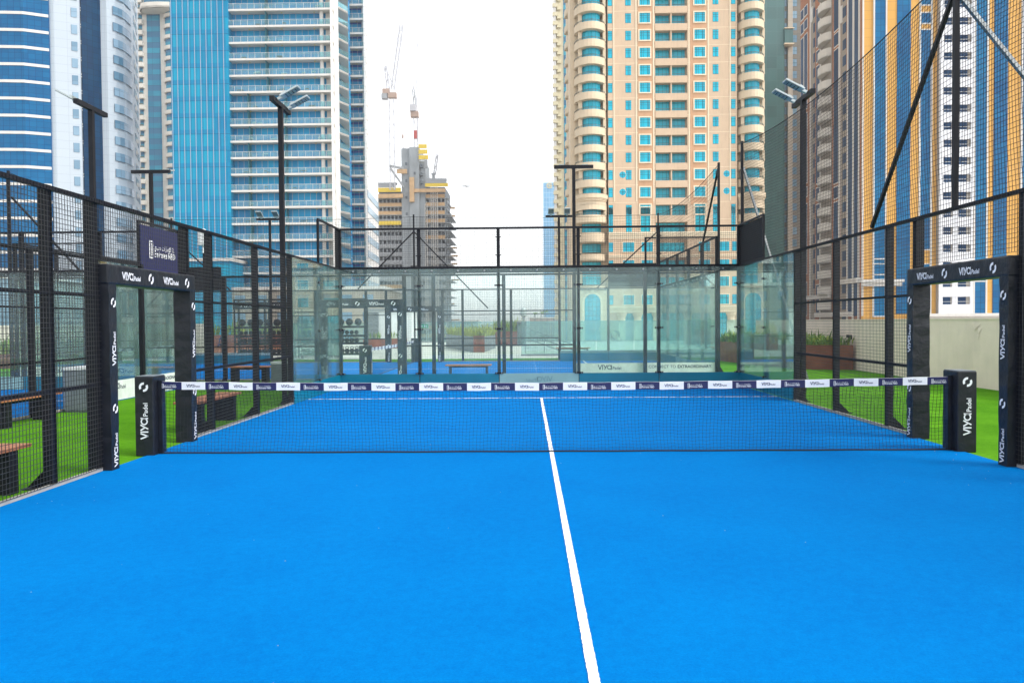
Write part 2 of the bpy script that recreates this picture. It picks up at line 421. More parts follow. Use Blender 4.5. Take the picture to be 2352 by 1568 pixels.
def band(W, flip, a0, a1, pane, grey, text, outdir, top=.34):
    "sticker strip along the foot of a pane: white print outwards, back inwards (teal ones carry a painted reflection)"
    m = MB(W); m.flip = flip
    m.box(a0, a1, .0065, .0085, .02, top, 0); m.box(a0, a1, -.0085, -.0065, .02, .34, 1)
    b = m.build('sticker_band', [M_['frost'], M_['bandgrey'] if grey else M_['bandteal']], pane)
    U, Nn, zz = axes(W); rt = U*outdir; mid = (a0+a1)/2
    if text == 'club':
        sz = .13; o = Vector(W(mid, .0105, top-.185))-rt*(sz*2.5)
        letter(CWT, o, rt, zz, sz).build('print', M_['ink'], b)
        if grey: letter(CWT, Vector(W(mid, -.0105, .13))-rt*(sz*2.5), rt, zz, sz).build('print', M_['faint'], b)
    elif text:
        va, fa = text2d('CONNECT TO ', .008); vb, fb = text2d('EXTRAORDINARY.', .04)
        wa = max(p[0] for p in va)+.55; wb = max(p[0] for p in vb); sz = .085
        sh = ([*va, *[(x+wa, y) for x, y in vb]], [*fa, *[tuple(k+len(va) for k in f) for f in fb]])
        letter(sh, Vector(W(mid, .0105, top-.15))-rt*((wa+wb)*sz/2), rt, zz, sz).build('print', M_['ink'], b)
def back_wall(T, sg, label, dark_ends=False, greypane=2, clamps=True):
    "the glass end wall: y = sg*10, s runs along x"
    W = lambda s, t, z: T(s, sg*(10+t), z)
    flip = sg < 0
    b = T(0, sg*10, 0); r = thing('glass_end_wall', label, 'glass wall', b)
    for k in range(5):
        a = -5+2*k; m = MB(W); m.flip = flip; m.box(a+.006, a+1.994, -.006, .006, .02, 2.97)
        p = m.build('glass_pane', M_['glass'], r)
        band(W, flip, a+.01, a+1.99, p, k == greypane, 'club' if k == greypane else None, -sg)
    m = MB(W); m.flip = flip; m.box(-5.03, 5.03, .0, .10, 2.985, 3.03); m.box(-5.03, 5.03, .012, .09, 2.86, 2.985); 
    for k in range(15): m.box(-4.65+.66*k-.02, -4.65+.66*k+.02, -.03, -.007, 2.90, 2.94, 1)
    m.build('top_beam', [M_['black'], M_['rail']], r)
    for k in range(6):
        a = -5+2*k; m = MB(W); m.flip = flip
        m.box(a-.04, a+.04, .015, .11, 0, 4.0)
        m.poly([(a-.01, .11, 0), (a-.01, .32, 0), (a-.01, .11, .35)]); m.poly([(a+.01, .11, 0), (a+.01, .11, .35), (a+.01, .32, 0)]); m.poly([(a-.01, .32, 0), (a+.01, .32, 0), (a+.01, .11, .35), (a-.01, .11, .35)])
        for z in (3.3, 3.75): m.box(a-.07, a+.07, -.012, .015, z-.012, z+.012)
        m.build('post', M_['black'], r)
        if clamps:
            for z in (.35, 1.46, 2.55): clamp(W, flip, a+(.07 if k == 0 else -.07 if k == 5 else 0), z, r, .06 if k in (0, 5) else .1)
        if k < 5:
            m = MB(W); m.flip = flip; wires(m, a+.04, a+1.96, 3.05, 3.95, .02, w=.0036); m.build('mesh_panel', M_['wire'], r)
    m = MB(W); m.flip = flip; m.box(-5.02, 5.02, -.02, .02, 3.95, 4.0); m.build('top_rail', M_['black'], r)
    return r
def side_wall(T, sg, label, yl=-10, yh=10, darkstep=(), digit=None, gate=True, bandtext=True, clamps=True):
    "fence along x = sg*5: glass for four metres at the ends, wire mesh between, gateway in the middle"
    W = lambda s, t, z: T(sg*(5+t), s, z)
    flip = sg > 0
    r = thing('court_fence', label, 'fence', T(sg*5, max(yl, -6) if yl > -10 else 0, 0))
    def mk(): m = MB(W); m.flip = flip; return m
    for a in (-10, -8, 6, 8):
        if a < yl or a+2 > yh: continue
        p = mk().box(a+.006, a+1.994, -.006, .006, .02, 2.97).build('glass_pane', M_['glass'], r)
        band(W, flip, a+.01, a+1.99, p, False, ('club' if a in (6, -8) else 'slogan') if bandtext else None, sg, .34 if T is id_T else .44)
        if clamps:
            for z in (.35, 1.46, 2.55): clamp(W, flip, a+(2 if a > 0 else 0)-(.0 if a not in (8, -10) else .08*(1 if a > 0 else -1)), z, r, .05)
    for e in (-1, 1):
        lo, hi = (6, 10) if e > 0 else (-10, -6)
        if lo < yl or hi > yh: continue
        mk().box(lo, hi, .0, .07, 2.96, 3.01).build('top_beam', M_['black'], r)
        s0, s1 = (8, 10) if e > 0 else (-10, -8)
        m = mk(); wires(m, s0+.03, s1-.03, 3.04, 3.95, .02, w=.0036)
        m.build('mesh_panel', M_['wire'], r)
        m = mk(); m.box(s0, s1, -.02, .02, 3.96, 4.0); m.box(s0 if e > 0 else s1-.05, s0+.05 if e > 0 else s1, -.02, .03, 3.0, 3.96)
        m.build('panel_frame', M_['black'], r)
        if e in darkstep:
            mk().box(s0+.05, s1-.03, .03, .045, 3.02, 3.96).build('backing_board', M_['black'], r)
    posts = [y for y in (-10, -8, -6, -4, -2, 2, 4, 6, 8, 10) if yl <= y <= yh]
    for y in posts:
        m = mk(); h = 4.0 if abs(y) > 9 else 3.0
        m.box(y-.05 if abs(y) != 10 else y-.02*(y > 0)-.0, y+.05 if abs(y) != 10 else y+.02, .012, .10, 0, h-.002)
        if abs(y) < 9:
            m.box(y-.09, y+.09, .10, .30, 0, .012)
            for q in (-.01, ): 
                m.poly([(y+q, .10, 0), (y+q, .30, 0), (y+q, .10, .20)]); m.poly([(y+q+.02, .10, 0), (y+q+.02, .10, .20), (y+q+.02, .30, 0)]); m.poly([(y+q, .30, 0), (y+q+.02, .30, 0), (y+q+.02, .10, .20), (y+q, .10, .20)])
        m.build('post', M_['black'], r)
    seg = [(-6, -4), (-4, -2), (-2, -1.12), (1.12, 2), (2, 4), (4, 6)]
    for a, b in seg:
        if a < yl or b > yh: continue
        m = mk(); wires(m, a, b, .05, 2.95, 0); m.build('mesh_panel', M_['wire'], r)
        for z in (.97, 1.95): mk().box(a, b, .006, .035, z-.018, z+.018).build('cross_rail', M_['black'], r)
        mk().box(a, b, .003, .04, .012, .05).build('bottom_rail', M_['kerb'], r)
    if yl <= -1.12 and yh >= 1.12:
        m = mk(); wires(m, -1.12, 1.12, 2.34, 2.95, 0); m.build('mesh_panel', M_['wire'], r)
        for y in (-1.17, 1.17):
            mk().box(y-.05, y+.05, .012, .12, 0, 2.998).build('post', M_['black'], r)
    a, b = max(yl, -6), min(yh, 6)
    m = mk()
    for z0, z1, t0, t1 in ((2.955, 3.0, -.028, .0),): m.box(a, b, t0, t1, z0, z1)
    k = a
    while k < b: m.box(k, k+.012, -.032, -.028, 2.955, 3.0); k += .05
    m.box(a, b, .0, .05, 2.985, 3.006)
    m.build('top_rail', M_['black'], r)
    if digit:
        U, Nn, zz = axes(W); rt = Vector(T(sg*5, 1, 0))-Vector(T(sg*5, 0, 0)); rt = rt*sg
        v, f = text2d(digit, .03); letter((v, f), Vector(W(6.9, .012, 2.13))-rt*.2, rt, zz, .52).build('court_number', M_['white'], r)
    return r
def gate(T, sg, label, group):
    W = lambda s, t, z: T(sg*(5+t), s, z)
    flip = sg > 0
    r = thing('padded_gateway', label, 'gateway', T(sg*5, 0, 0), group)
    yv = Vector(T(sg*5, 1, 0))-Vector(T(sg*5, 0, 0))
    up = Vector((0, 0, 1))
    def wob(m): return m
    T0, T1 = -.10, .13
    def soft(m, nm):
        o = m.build(nm, M_['pad'], r, bevel=.014); return o
    for y0, y1 in ((-1.13, -.97), (.97, 1.13)):
        m = MB(W); m.flip = flip
        # slightly slack cover: stacked segments whose width wanders
        n = 18; rnd = random.Random(int(y0*100))
        prev = None; rings = []
        for k in range(n+1):
            z = 2.28*k/n; d = rnd.uniform(-.005, .005) if 0 < k < n else 0; e = rnd.uniform(-.005, .005)
            rings.append([(y0+d, T0+e, z), (y1+e, T0+d, z), (y1-d, T1-e, z), (y0-e, T1+d, z)])
        for a, b in zip(rings, rings[1:]):
            for j in range(4): m.poly([a[j], a[(j+1) % 4], b[(j+1) % 4], b[j]])
        m.poly(rings[-1]); m.poly(rings[0][::-1])
        j = m.build('jamb_pad', M_['pad'], r)
        for side in (-1, 1):           # print on the face towards the court (-1) and away from it
            vr = yv*sg*side            # what runs to the viewer's right
            tt = T0-.0085 if side < 0 else T1+.0085
            for z in (.05, 1.18): letter(CW, Vector(W((y0+y1)/2, tt, z))+vr*.035, up, -vr, .073).build('lettering', M_['white'], j)
            for z in (.64, 1.82): letter(CM, Vector(W((y0+y1)/2, tt, z))-vr*.05, vr, up, .105).build('emblem', M_['white'], j)
    m = MB(W); m.flip = flip; m.box(-1.14, 1.14, T0-.006, T1+.004, 2.075, 2.30)
    l = m.build('lintel_pad', M_['pad'], r, bevel=.02)
    for side in (-1, 1):
        vr = yv*sg*side; tt = T0-.010 if side < 0 else T1+.008
        for q in (-.84, .18): letter(CW, Vector(W(0, tt, 2.14))+vr*q, vr, up, .083).build('lettering', M_['white'], l)
        for q in (-.22, .80): letter(CM, Vector(W(0, tt, 2.12))+vr*q, vr, up, .125).build('emblem', M_['white'], l)
    return r
def padel_net(T, label, near=True):
    r = thing('padel_net', label, 'net', T(0, 0, 0))
    H = lambda x: .87+.045*(abs(x)/4.9)**2+.002*sin(x*7.3)+.0015*sin(x*17+1)
    m = MB(T); n = 224 if near else 110; rows = 19 if near else 12
    rnd = random.Random(3)
    for i in range(n+1):
        x = -4.9+9.8*i/n; ph = x*2.1; pts = []
        for k in range(7):
            f = k/6; z = .02+(H(x)-.09)*f
            bow = .05*sin(f*pi)*(.6+.4*sin(x*1.3)) ; pts.append((x+.012*sin(f*5+ph), bow, z))
        for a, b in zip(pts, pts[1:]): m.bar(a, b, .0028, up=(0, 1, 0))
    for j in range(rows+1):
        f = j/rows; pts = []
        for i in range(0, n+1, 2):
            x = -4.9+9.8*i/n; bow = .05*sin(f*pi)*(.6+.4*sin(x*1.3))
            pts.append((x, bow, .02+(H(x)-.09)*f+.006*sin(x*9+f*7)+(.004 if i % 4 else -.004)))
        for a, b in zip(pts, pts[1:]): m.bar(a, b, .0028)
    m.build('netting', M_['cord'], r)
    segs = 33
    m = MB(T); logos = []; inks = []
    for k in range(segs):
        x0 = -4.9+9.8*k/segs; x1 = -4.9+9.8*(k+1)/segs; mi = 0 if k % 2 == 0 else 1
        for a, b in ((x0, (x0+x1)/2), ((x0+x1)/2, x1)):
            za, zb = H(a), H(b)
            for yy in (-.012, .012):
                q = [(a, yy, za-.094), (b, yy, zb-.094), (b, yy, zb), (a, yy, za)]
                m.poly(q if yy < 0 else q[::-1], mi)
            m.poly([(a, -.012, za), (b, -.012, zb), (b, .012, zb), (a, .012, za)], 2)
            m.poly([(a, .012, za-.094), (b, .012, zb-.094), (b, -.012, zb-.094), (a, -.012, za-.094)], 1)
        for sd in (-1, 1):
            vr = Vector(T(1, 0, 0))-Vector(T(0, 0, 0)); vr = vr*(-sd)
            c = Vector(T((x0+x1)/2, .0145*sd, H((x0+x1)/2)))
            if k % 2 == 0: logos.append(letter(BL, c-vr*.098+Vector((0, 0, -.066)), vr, Vector((0, 0, 1)), .026))
            else: inks.append(letter(CW, c-vr*.085+Vector((0, 0, -.062)), vr, Vector((0, 0, 1)), .033))
    tp = m.build('top_band', [M_['navy'], M_['white'], M_['white']], r)
    
    for q in logos: q.build('bank_logo', M_['white'], tp)
    for q in inks: q.build('lettering', M_['ink'], tp)
    m = MB(T); m.tube([(-4.9+9.8*i/40, .01*sin(i*1.3), .02) for i in range(41)], .012, 5); m.build('bottom_cable', M_['cord'], r)
    for e in (-1, 1):
        m = MB(T); m.flip = False
        x0, x1 = sorted((e*4.905, e*5.14)); m.box(x0, x1, -.13, .21, 0, .985)
        p = m.build('net_post_pad', M_['pad'], r, bevel=.014)
        MB(T).box(x0+.01, x1-.01, -.12, .20, .986, .992).build('cap', M_['greyplastic'], p)
        xi = e*4.9; m = MB(T); m.box(min(xi, xi-e*.05), max(xi, xi-e*.05), -.02, .02, .0, .93)
        m.build('lacing_sleeve', M_['pad'], p)
        ps = []
        for sd in (-1, 1):
            vr = (Vector(T(1, 0, 0))-Vector(T(0, 0, 0)))*(-sd); up = Vector((0, 0, 1)); yy = -.135 if sd < 0 else .215
            c = Vector(T((x0+x1)/2, yy, 0))
            letter(CM, c-vr*.058+up*.80, vr, up, .115).build('emblem', M_['white'], p); letter(CW, c+vr*.045+up*.22, up, -vr, .088).build('lettering', M_['white'], p)
        vr = (Vector(T(0, 1, 0))-Vector(T(0, 0, 0)))*e; c = Vector(T(e*5.146, .04, 0)); up = Vector((0, 0, 1))
        letter(CM, c-vr*.058+up*.80, vr, up, .115).build('emblem', M_['white'], p); letter(CW, c+vr*.045+up*.22, up, -vr, .088).build('lettering', M_['white'], p)
    return r
_mesh0 = MB.mesh
def _mesh(s, name, mats, origin=(0, 0, 0)):
    if getattr(s, 'flip', False): s.f = [f[::-1] for f in s.f]; s.u = [q[::-1] for q in s.u]; s.flip = False
    return _mesh0(s, name, mats, origin)
MB.mesh = _mesh

back_wall(id_T, 1, 'glass end wall straight ahead behind the net, wire mesh along its top', greypane=2)
side_wall(id_T, -1, 'black mesh fence on the left of the near court', -6, 10)
side_wall(id_T, 1, 'black mesh fence on the right of the near court, white 3 on its glass', -6, 10, darkstep=(1,), digit='3')
gate(id_T, -1, 'black padded gateway beside the left net post of the near court', 'padded gateways in the court fences')
gate(id_T, 1, 'black padded gateway beside the right net post, cream wall behind', 'padded gateways in the court fences')
padel_net(id_T, 'black net with navy and white top band across the near court')
# court behind, turned a quarter
side_wall(B_T, 1, 'nearer long fence of the court behind, white sticker strip on its glass', -10, 10, darkstep=())
side_wall(B_T, -1, 'farther long fence of the court behind, black panel at each end', -10, 10, darkstep=(1, -1), clamps=False)
back_wall(B_T, 1, 'glass end wall closing the right end of the court behind', clamps=False)
back_wall(B_T, -1, 'glass end wall closing the left end of the court behind', clamps=False)
gate(B_T, 1, 'padded gateway in the nearer fence of the court behind', 'padded gateways in the court fences')
gate(B_T, -1, 'padded gateway in the farther fence of the court behind', 'padded gateways in the court fences')
padel_net(B_T, 'net of the court behind, seen lengthwise through the glass', near=False)
# court to the left
side_wall(L_T, 1, 'fence of the court on the left, beyond the green strip with benches', -6, 10, bandtext=True)
back_wall(L_T, 1, 'glass end wall of the court at the far left', clamps=False)
# sponsor board on the left court fence
bd = MB().box(-9.04, -9.02, 7.98, 9.86, 2.86, 3.9).build('sponsor_board', M_['navy'])
tag(bd, 'dark navy sponsor board with white bank emblem and lettering above the left fence', 'sign')
sh = bank_logo(); letter(sh, (-9.014, 8.38, 3.28), (0, 1, 0), (0, 0, 1), .19).build('print', M_['white'], bd)

# ================================================================ floodlights
def floodlight(x, y, hd, bar_dir, label, tilt=28):
    "square black mast with a cross arm along bar_dir and two lamp heads reaching out along hd"
    r = thing('floodlight', label, 'floodlight', (x, y, 0), 'floodlights around the courts')
    MB().box(x-.045, x+.045, y-.045, y+.045, 0, 5.93).build('mast', M_['black'], r)
    b = Vector(bar_dir); h = Vector(hd); c = Vector((x, y, 5.97))
    MB().bar(c-b*.55, c+b*.55, .09, .09).build('cross_arm', M_['black'], r)
    t = radians(tilt); d = h*cos(t)+Vector((0, 0, sin(t))); nrm = d.cross(b); nrm = nrm if nrm.z < 0 else -nrm
    for s in (-.33, .33):
        m = MB(lambda a, bb, cc: tuple(c+b*s+h*.05+d*a+b*bb-nrm*cc))
        m.box(.02, .12, -.04, .04, 0, .05); m.box(.10, .50, -.12, .12, .02, .05)
        m.box(.14, .20, -.08, .08, .05, .08)
        o = m.build('lamp_head', M_['lamphead'], r)
        m = MB(lambda a, bb, cc: tuple(c+b*s+h*.05+d*a+b*bb-nrm*cc)); m.box(.20, .48, -.10, .10, .008, .0195)
        m.u = [[(p[0], p[1]) for p in [(.20, -.10), (.48, -.10), (.48, .10), (.20, .10)]]]*6
        m.build('lens', M_['lampglass'], o)
    return r
floodlight(-5.18, 6, (1, 0, 0), (0, 1, 0), 'floodlight above the left fence near its glass panes')
floodlight(5.18, 6, (-1, 0, 0), (0, 1, 0), 'floodlight above the right fence, next to the ball net')
floodlight(-9.0, 6, (-1, 0, 0), (0, 1, 0), 'floodlight of the left court in front of the white tower')
floodlight(-10.95, 12.55, (0, 1, 0), (1, 0, 0), 'floodlight in front of the beige tower slice', 12)
floodlight(1.05, 12.55, (0, 1, 0), (1, 0, 0), 'tall floodlight behind the glass end wall, left of the tan tower', 12)
floodlight(-10.95, 22.9, (0, -1, 0), (1, 0, 0), 'small distant floodlight before the balcony tower')
floodlight(1.05, 22.9, (0, -1, 0), (1, 0, 0), 'small distant floodlight in the gap of sky by the tan tower')

# ================================================================ ball nets
def ball_net(p0, p1, z0a, z0b, z1a, z1b, cell, w, sag, label, slant=0.):
    r = thing('ball_net', label, 'net', (*p0, z0a))
    a, b = Vector((*p0, 0)), Vector((*p1, 0)); L = (b-a).length; n = round(L/cell); m = MB()
    def P(s, f):
        q = a+(b-a)*s; zl = z0a+(z0b-z0a)*s; zh = z1a+(z1b-z1a)*s-sag*4*s*(1-s)
        nrm = Vector((-(b-a).y, (b-a).x, 0)).normalized()
        return q+Vector((0, 0, zl+(zh-zl)*f))+nrm*(.05*sin(s*L*1.7)*sin(f*pi))
    k = max(3, round((z1a-z0a)/cell)); seg = 5
    for i in range(n+1):
        for j in range(seg):
            f0, f1 = j/seg, (j+1)/seg
            m.bar(P(min(1, i/n+slant*sin(f0*3)/L), f0), P(min(1, i/n+slant*sin(f1*3)/L), f1), w)
    hs_ = max(6, round(L/.7))
    for j in range(k+1):
        for i in range(hs_): m.bar(P(i/hs_, j/k), P((i+1)/hs_, j/k), w)
    m.build('netting', M_['cord'], r)
    m = MB(); m.tube([P(i/24, 1.0) for i in range(25)], max(.008, w*2.2), 5); m.build('top_rope', M_['cord'], r)
    return r
def net_post(x, y, z0, z1, label, braces=(), w=.06):
    r = thing('net_post', label, 'post', (x, y, z0), 'posts that carry the ball nets')
    MB().box(x-w/2, x+w/2, y-w/2, y+w/2, z0, z1).build('upright', M_['black'], r)
    for q0, q1, mm in braces: MB().bar(q0, q1, .05, .05).build('brace', M_[mm], r)
    return r
NX = 5.12
ball_net((NX, -6), (NX, .35), 3.03, 3.03, 6.05, 6.05, .062, .0042, .30, 'fine black ball net above the right fence, before the orange tower', .05)
ball_net((NX, .35), (NX, 10.2), 3.03, 3.03, 6.05, 6.05, .068, .0042, .30, 'fine black ball net above the right fence, between the tall post and the back corner', .05)
net_post(NX, .35, 3.02, 6.2, 'tall net post standing on the right fence, with two long slanting braces',
         [((NX, .42, 5.7), (NX, 2.75, 3.06), 'black'), ((NX+.03, .35, 5.68), (10.1, .9, .1), 'rail')])
net_post(NX, 10.2, 0, 6.1, 'net post behind the right end of the glass wall', [((NX+.03, 10.2, 5.45), (6.9, 10.6, .1), 'rail')])
net_post(5.12, 12.6, 0, 6.05, 'net post at the near right corner of the court behind', [((5.12, 12.66, 5.9), (5.12, 14.6, 4.02), 'black')])
net_post(5.12, 22.85, 0, 6.05, 'net post at the far right corner of the court behind', [((5.1, 22.9, 5.3), (2.6, 22.9, 3.0), 'black')])
net_post(-4.95, 22.85, 0, 6.1, 'distant net post with a brace on either side, before the construction tower',
         [((-4.95, 22.87, 5.4), (-7.3, 22.87, 3.05), 'black'), ((-4.95, 22.87, 5.4), (-1.9, 22.87, 2.2), 'black')])
net_post(-15.05, 22.85, 0, 6.05, 'distant net post at the far left corner of the court behind', [((-14.95, 22.87, 5.2), (-12.6, 22.87, 3.0), 'black')])
net_post(-15.05, 12.55, 0, 6.05, 'net post at the near left corner of the court behind', [((-15.0, 12.6, 5.3), (-12.9, 12.6, 3.0), 'black')])
ball_net((5.12, 12.6), (5.12, 22.85), 4.02, 4.02, 6.0, 6.0, .13, .004, .25, 'ball net above the right end of the court behind')
ball_net((5.12, 22.85), (-4.95, 22.85), 3.05, 3.05, 6.0, 6.0, .12, .004, .08, 'right half of the ball net above the farthest fence')
ball_net((-4.95, 22.85), (-15.05, 22.85), 3.05, 3.05, 6.0, 6.0, .12, .004, .08, 'left half of the ball net above the farthest fence')
ball_net((-15.05, 12.55), (-15.05, 22.85), 4.02, 4.02, 6.0, 6.0, .15, .004, .2, 'ball net above the left end of the court behind')

# ================================================================ benches, bins and other things on the deck
def bench(cx, cy, L, along, label, h=.46, legs='box'):
    r = thing('bench', label, 'bench', (cx, cy, 0), 'wooden topped benches around the courts')
    T = (lambda a, b, z: (cx+a, cy+b, z)) if along == 'x' else (lambda a, b, z: (cx-b, cy+a, z))
    m = MB(T)
    for k in range(4):
        b0 = -.20+.102*k; m.box(-L/2, L/2, b0, b0+.095, h-.035, h)
    m.build('seat', M_['wood'], r, bevel=.004)
    if legs == 'box':
        for e in (-1, 1): MB(T).box(e*(L/2-.22)-.07, e*(L/2-.22)+.07, -.16, .16, 0, h-.04).build('leg', M_['black'], r)
        MB(T).box(-L/2+.2, L/2-.2, -.03, .03, h-.10, h-.037).build('rail', M_['black'], r)
    else:
        for e in (-1, 1):
            for b in (-.15, .15): MB(T).box(e*(L/2-.13)-.025, e*(L/2-.13)+.025, b-.025, b+.025, 0, h-.04).build('leg', M_['black'], r)
        MB(T).box(-L/2+.1, L/2-.1, -.17, .17, h-.075, h-.037).build('frame', M_['black'], r)
    return r
bench(-5.42, -2.98, 1.9, 'y', 'nearest wooden bench, cut by the left edge of the picture')
bench(-5.42, 2.85, 1.75, 'y', 'wooden bench on the grass just behind the left gateway')
bench(-8.68, 3.15, 1.6, 'y', 'wooden bench against the fence of the left court')
bench(-8.0, 12.0, 1.3, 'x', 'wooden bench by the tall grey bin, beyond the left fence')
bench(-1.92, 12.05, 1.27, 'x', 'slim wooden bench seen through the glass straight ahead', legs='slim')
bench(1.7, 24.6, 1.5, 'x', 'farthest bench, beyond the court behind', legs='slim', h=.5)
def bin_(x, y, wd, h, label):
    r = thing('cooler_bin', label, 'bin', (x, y, 0), 'grey plastic bins')
    m = MB(); c = wd/2; ch = wd*.16
    oct_ = lambda s: [(x+s*a, y+s*b) for a, b in ((-c+ch, -c), (c-ch, -c), (c, -c+ch), (c, c-ch), (c-ch, c), (-c+ch, c), (-c, c-ch), (-c, -c+ch))]
    m.prism(oct_(.94), 0, .04); m.prism(oct_(1), .04, h-.05)
    m.build('body', M_['greyplastic'], r, bevel=.01)
    MB().prism(oct_(1.04), h-.05, h).build('lid', M_['lid'], r, bevel=.01); return r
bin_(-8.70, 5.15, .70, .84, 'grey bin with pale lid beside the left court fence')
bin_(-6.45, 9.9, .46, .68, 'tall grey bin near the back left corner of the court')
# white access point on a thin mast
ap = thing('wireless_unit', 'white wireless unit on a slim mast above the left fence', 'antenna', (-9.45, 12.5, 0))
MB().box(-9.48, -9.42, 12.47, 12.53, 0, 3.9).build('mast', M_['black'], ap)
MB().box(-9.56, -9.34, 12.36, 12.46, 3.85, 4.32).build('housing', M_['whitebox'], ap, bevel=.04)
cy = MB(); cy.tube([(-9.45, 12.46, 3.65), (-9.45, 12.47, 3.95)], .03, 8); cy.build('cable_gland', M_['whitebox'], ap)

# boundary walls
wl = MB().box(10.3, 10.5, -14, 27.0, -.02, 1.60).build('boundary_wall', M_['beigewall']); tag(wl, 'low cream rendered wall with small dark lamps along the right side', 'wall')
MB().box(10.28, 10.52, -14, 27.0, 1.60, 1.63).build('coping', M_['beigewall'], wl)
wl2 = MB().box(-30, -14.2, 24.6, 24.8, -.02, 1.66).build('boundary_wall', M_['beigewall']); tag(wl2, 'cream wall beyond the left courts behind the planters', 'wall')
def wall_lamp(y, label):
    r = thing('wall_lamp', label, 'lamp', (10.3, y, 1.0), 'small lamps on the cream wall')
    MB().box(10.2, 10.3, y-.04, y+.04, .98, 1.12).build('housing', M_['black'], r, bevel=.01)
    MB().box(10.15, 10.2, y-.05, y+.05, 1.03, 1.13).build('hood', M_['black'], r)
wall_lamp(11.6, 'little dark wall lamp seen through the right gateway'); wall_lamp(16.2, 'little dark wall lamp seen through the mesh, left of the right gateway')
wall_lamp(20.9, 'little dark wall lamp behind the corner plants'); 
# peeled paint below the coping
pk = MB()
for y, z, s in ((9.05, 1.47, .22), (8.9, 1.36, .10), (8.95, 1.2, .05)):
    pk.poly([(10.296, y-s, z+.05), (10.296, y+s*.9, z+.06), (10.28, y+s*.2, z-.06-s*.3)])
pk.build('peeling_paint', M_['beigewall'], wl)

def glass_rail(p0, p1, n, h, label, mirror=True):
    r = thing('glass_balustrade', label, 'balustrade', (*p0, 0))
    a, b = Vector((*p0, 0)), Vector((*p1, 0)); d = (b-a)/n; u = d.normalized()
    for k in range(n):
        q = a+d*k+u*.02; e = a+d*(k+1)-u*.02; m = MB(); m.ribbon([(q.x, q.y), (e.x, e.y)], .016, 0.06, h)
        p = m.build('glass_panel', M_['glass2'], r)
        if k % 2 == 0:
            c = (q+e)/2; nn = Vector((-u.y, u.x, 0))*.03
            sh = CW if k % 4 == 0 else CM; sz = .2 if k % 4 == 0 else .5; wd = 5.1 if k % 4 == 0 else 1
            letter(sh, c+nn+u*(wd*sz/2)+Vector((0, 0, .72)), -u, (0, 0, 1), sz).build('print', M_['white'], p)
    m = MB(); m.bar(a+Vector((0, 0, .03)), b+Vector((0, 0, .03)), .08, .1); m.build('base_channel', M_['rail'], r)
glass_rail((-.6, 28.3), (10.3, 28.3), 6, 1.66, 'clear glass balustrade with white club marks in front of the tan tower')
glass_rail((-24, 55.8), (10.2, 55.8), 12, 1.7, 'distant glass balustrade on the edge of the pale terrace')

def foliage(x0, x1, y0, y1, z, n, hmin, hmax, seed, mats, lean=.5, wdt=.035, plan=None):
    rnd = random.Random(seed); m = MB()
    for k in range(n):
        x, y = rnd.uniform(x0, x1), rnd.uniform(y0, y1)
        if plan: x, y = plan(rnd)
        h = rnd.uniform(hmin, hmax)*(1.5 if rnd.random() < .07 else 1); a = rnd.uniform(0, 2*pi); dx, dy = cos(a), sin(a); l = rnd.uniform(.1, lean)*h
        w_ = rnd.uniform(.5, 1.2)*wdt; px, py = -dy*w_, dx*w_; mi = rnd.choice((0, 0, 1))
        p = [(x, y, z), (x+dx*l*.35, y+dy*l*.35, z+h*.6), (x+dx*l, y+dy*l, z+h)]
        m.poly([(p[0][0]-px*.3, p[0][1]-py*.3, p[0][2]), (p[0][0]+px*.3, p[0][1]+py*.3, p[0][2]), (p[1][0]+px, p[1][1]+py, p[1][2]), (p[1][0]-px, p[1][1]-py, p[1][2])], mi)
        m.poly([(p[1][0]-px, p[1][1]-py, p[1][2]), (p[1][0]+px, p[1][1]+py, p[1][2]), p[2]], mi)
        if rnd.random() < .5:
            b2 = a+rnd.uniform(1, 2); q = (p[1][0]+cos(b2)*h*.25, p[1][1]+sin(b2)*h*.25, p[1][2]+h*.12)
            m.poly([p[1], (p[1][0]+.02, p[1][1]+.02, p[1][2]-.05), q], mi)
    return m.mesh('planting', [M_[k] for k in mats])
def planter(plan, h, label, plant_label, seed, n=700, hh=(.2, .5), mats=('leaf', 'leaf2'), m='corten', wd=.035):
    cx = sum(p[0] for p in plan)/len(plan); cy_ = sum(p[1] for p in plan)/len(plan)
    r = thing('planter', label, 'planter', (cx, cy_, 0), 'rust coloured steel planters')
    b = MB(); b.prism(plan, 0, h, top=False); b.build('trough', M_[m], r)
    b = MB(); b.poly([(*p, h-.05) for p in plan]); b.build('gravel', M_['soil'], r)
    def inside(rnd):
        # random point by fan triangles
        k = rnd.randrange(1, len(plan)-1); a, c, d = plan[0], plan[k], plan[k+1]; u, v = rnd.random(), rnd.random()
        if u+v > 1: u, v = 1-u, 1-v
        return (a[0]+u*(c[0]-a[0])+v*(d[0]-a[0]), a[1]+u*(c[1]-a[1])+v*(d[1]-a[1]))
    me = foliage(0, 0, 0, 0, h-.05, n, hh[0], hh[1], seed, mats, plan=inside, wdt=wd, lean=.9 if wd < .03 else .5)
    o = bpy.data.objects.new('planting', me); COL.objects.link(o)
    tag(o, plant_label, 'plants', None, 'stuff')
    return r
planter([(7.45, 22.6), (7.7, 20.6), (8.75, 16.3), (10.2, 15.8), (10.2, 22.6)], .80, 'rust planter box in the corner by the cream wall on the right', 'green shrubs growing in the right corner planter', 5, 4200, (.10, .42), wd=.022)
planter([(-3.2, 33.1), (-2.65, 33.1), (-2.3, 40), (-2.9, 40.4), (-5.3, 43.3), (-5.7, 42.6)], .85, 'arrow shaped rust planter on the pale terrace', 'yellow green grasses in the arrow shaped planter', 6, 1500, (.25, .6), ('leaf2', 'leaf2'), m='greyplastic', wd=.028)
fp = MB().box(-3.22, -2.62, 33.0, 33.09, 0, .9).build('front_panel', M_['corten'], [o for o in COL.objects if o.name.startswith('planter') and not o.parent][-1])
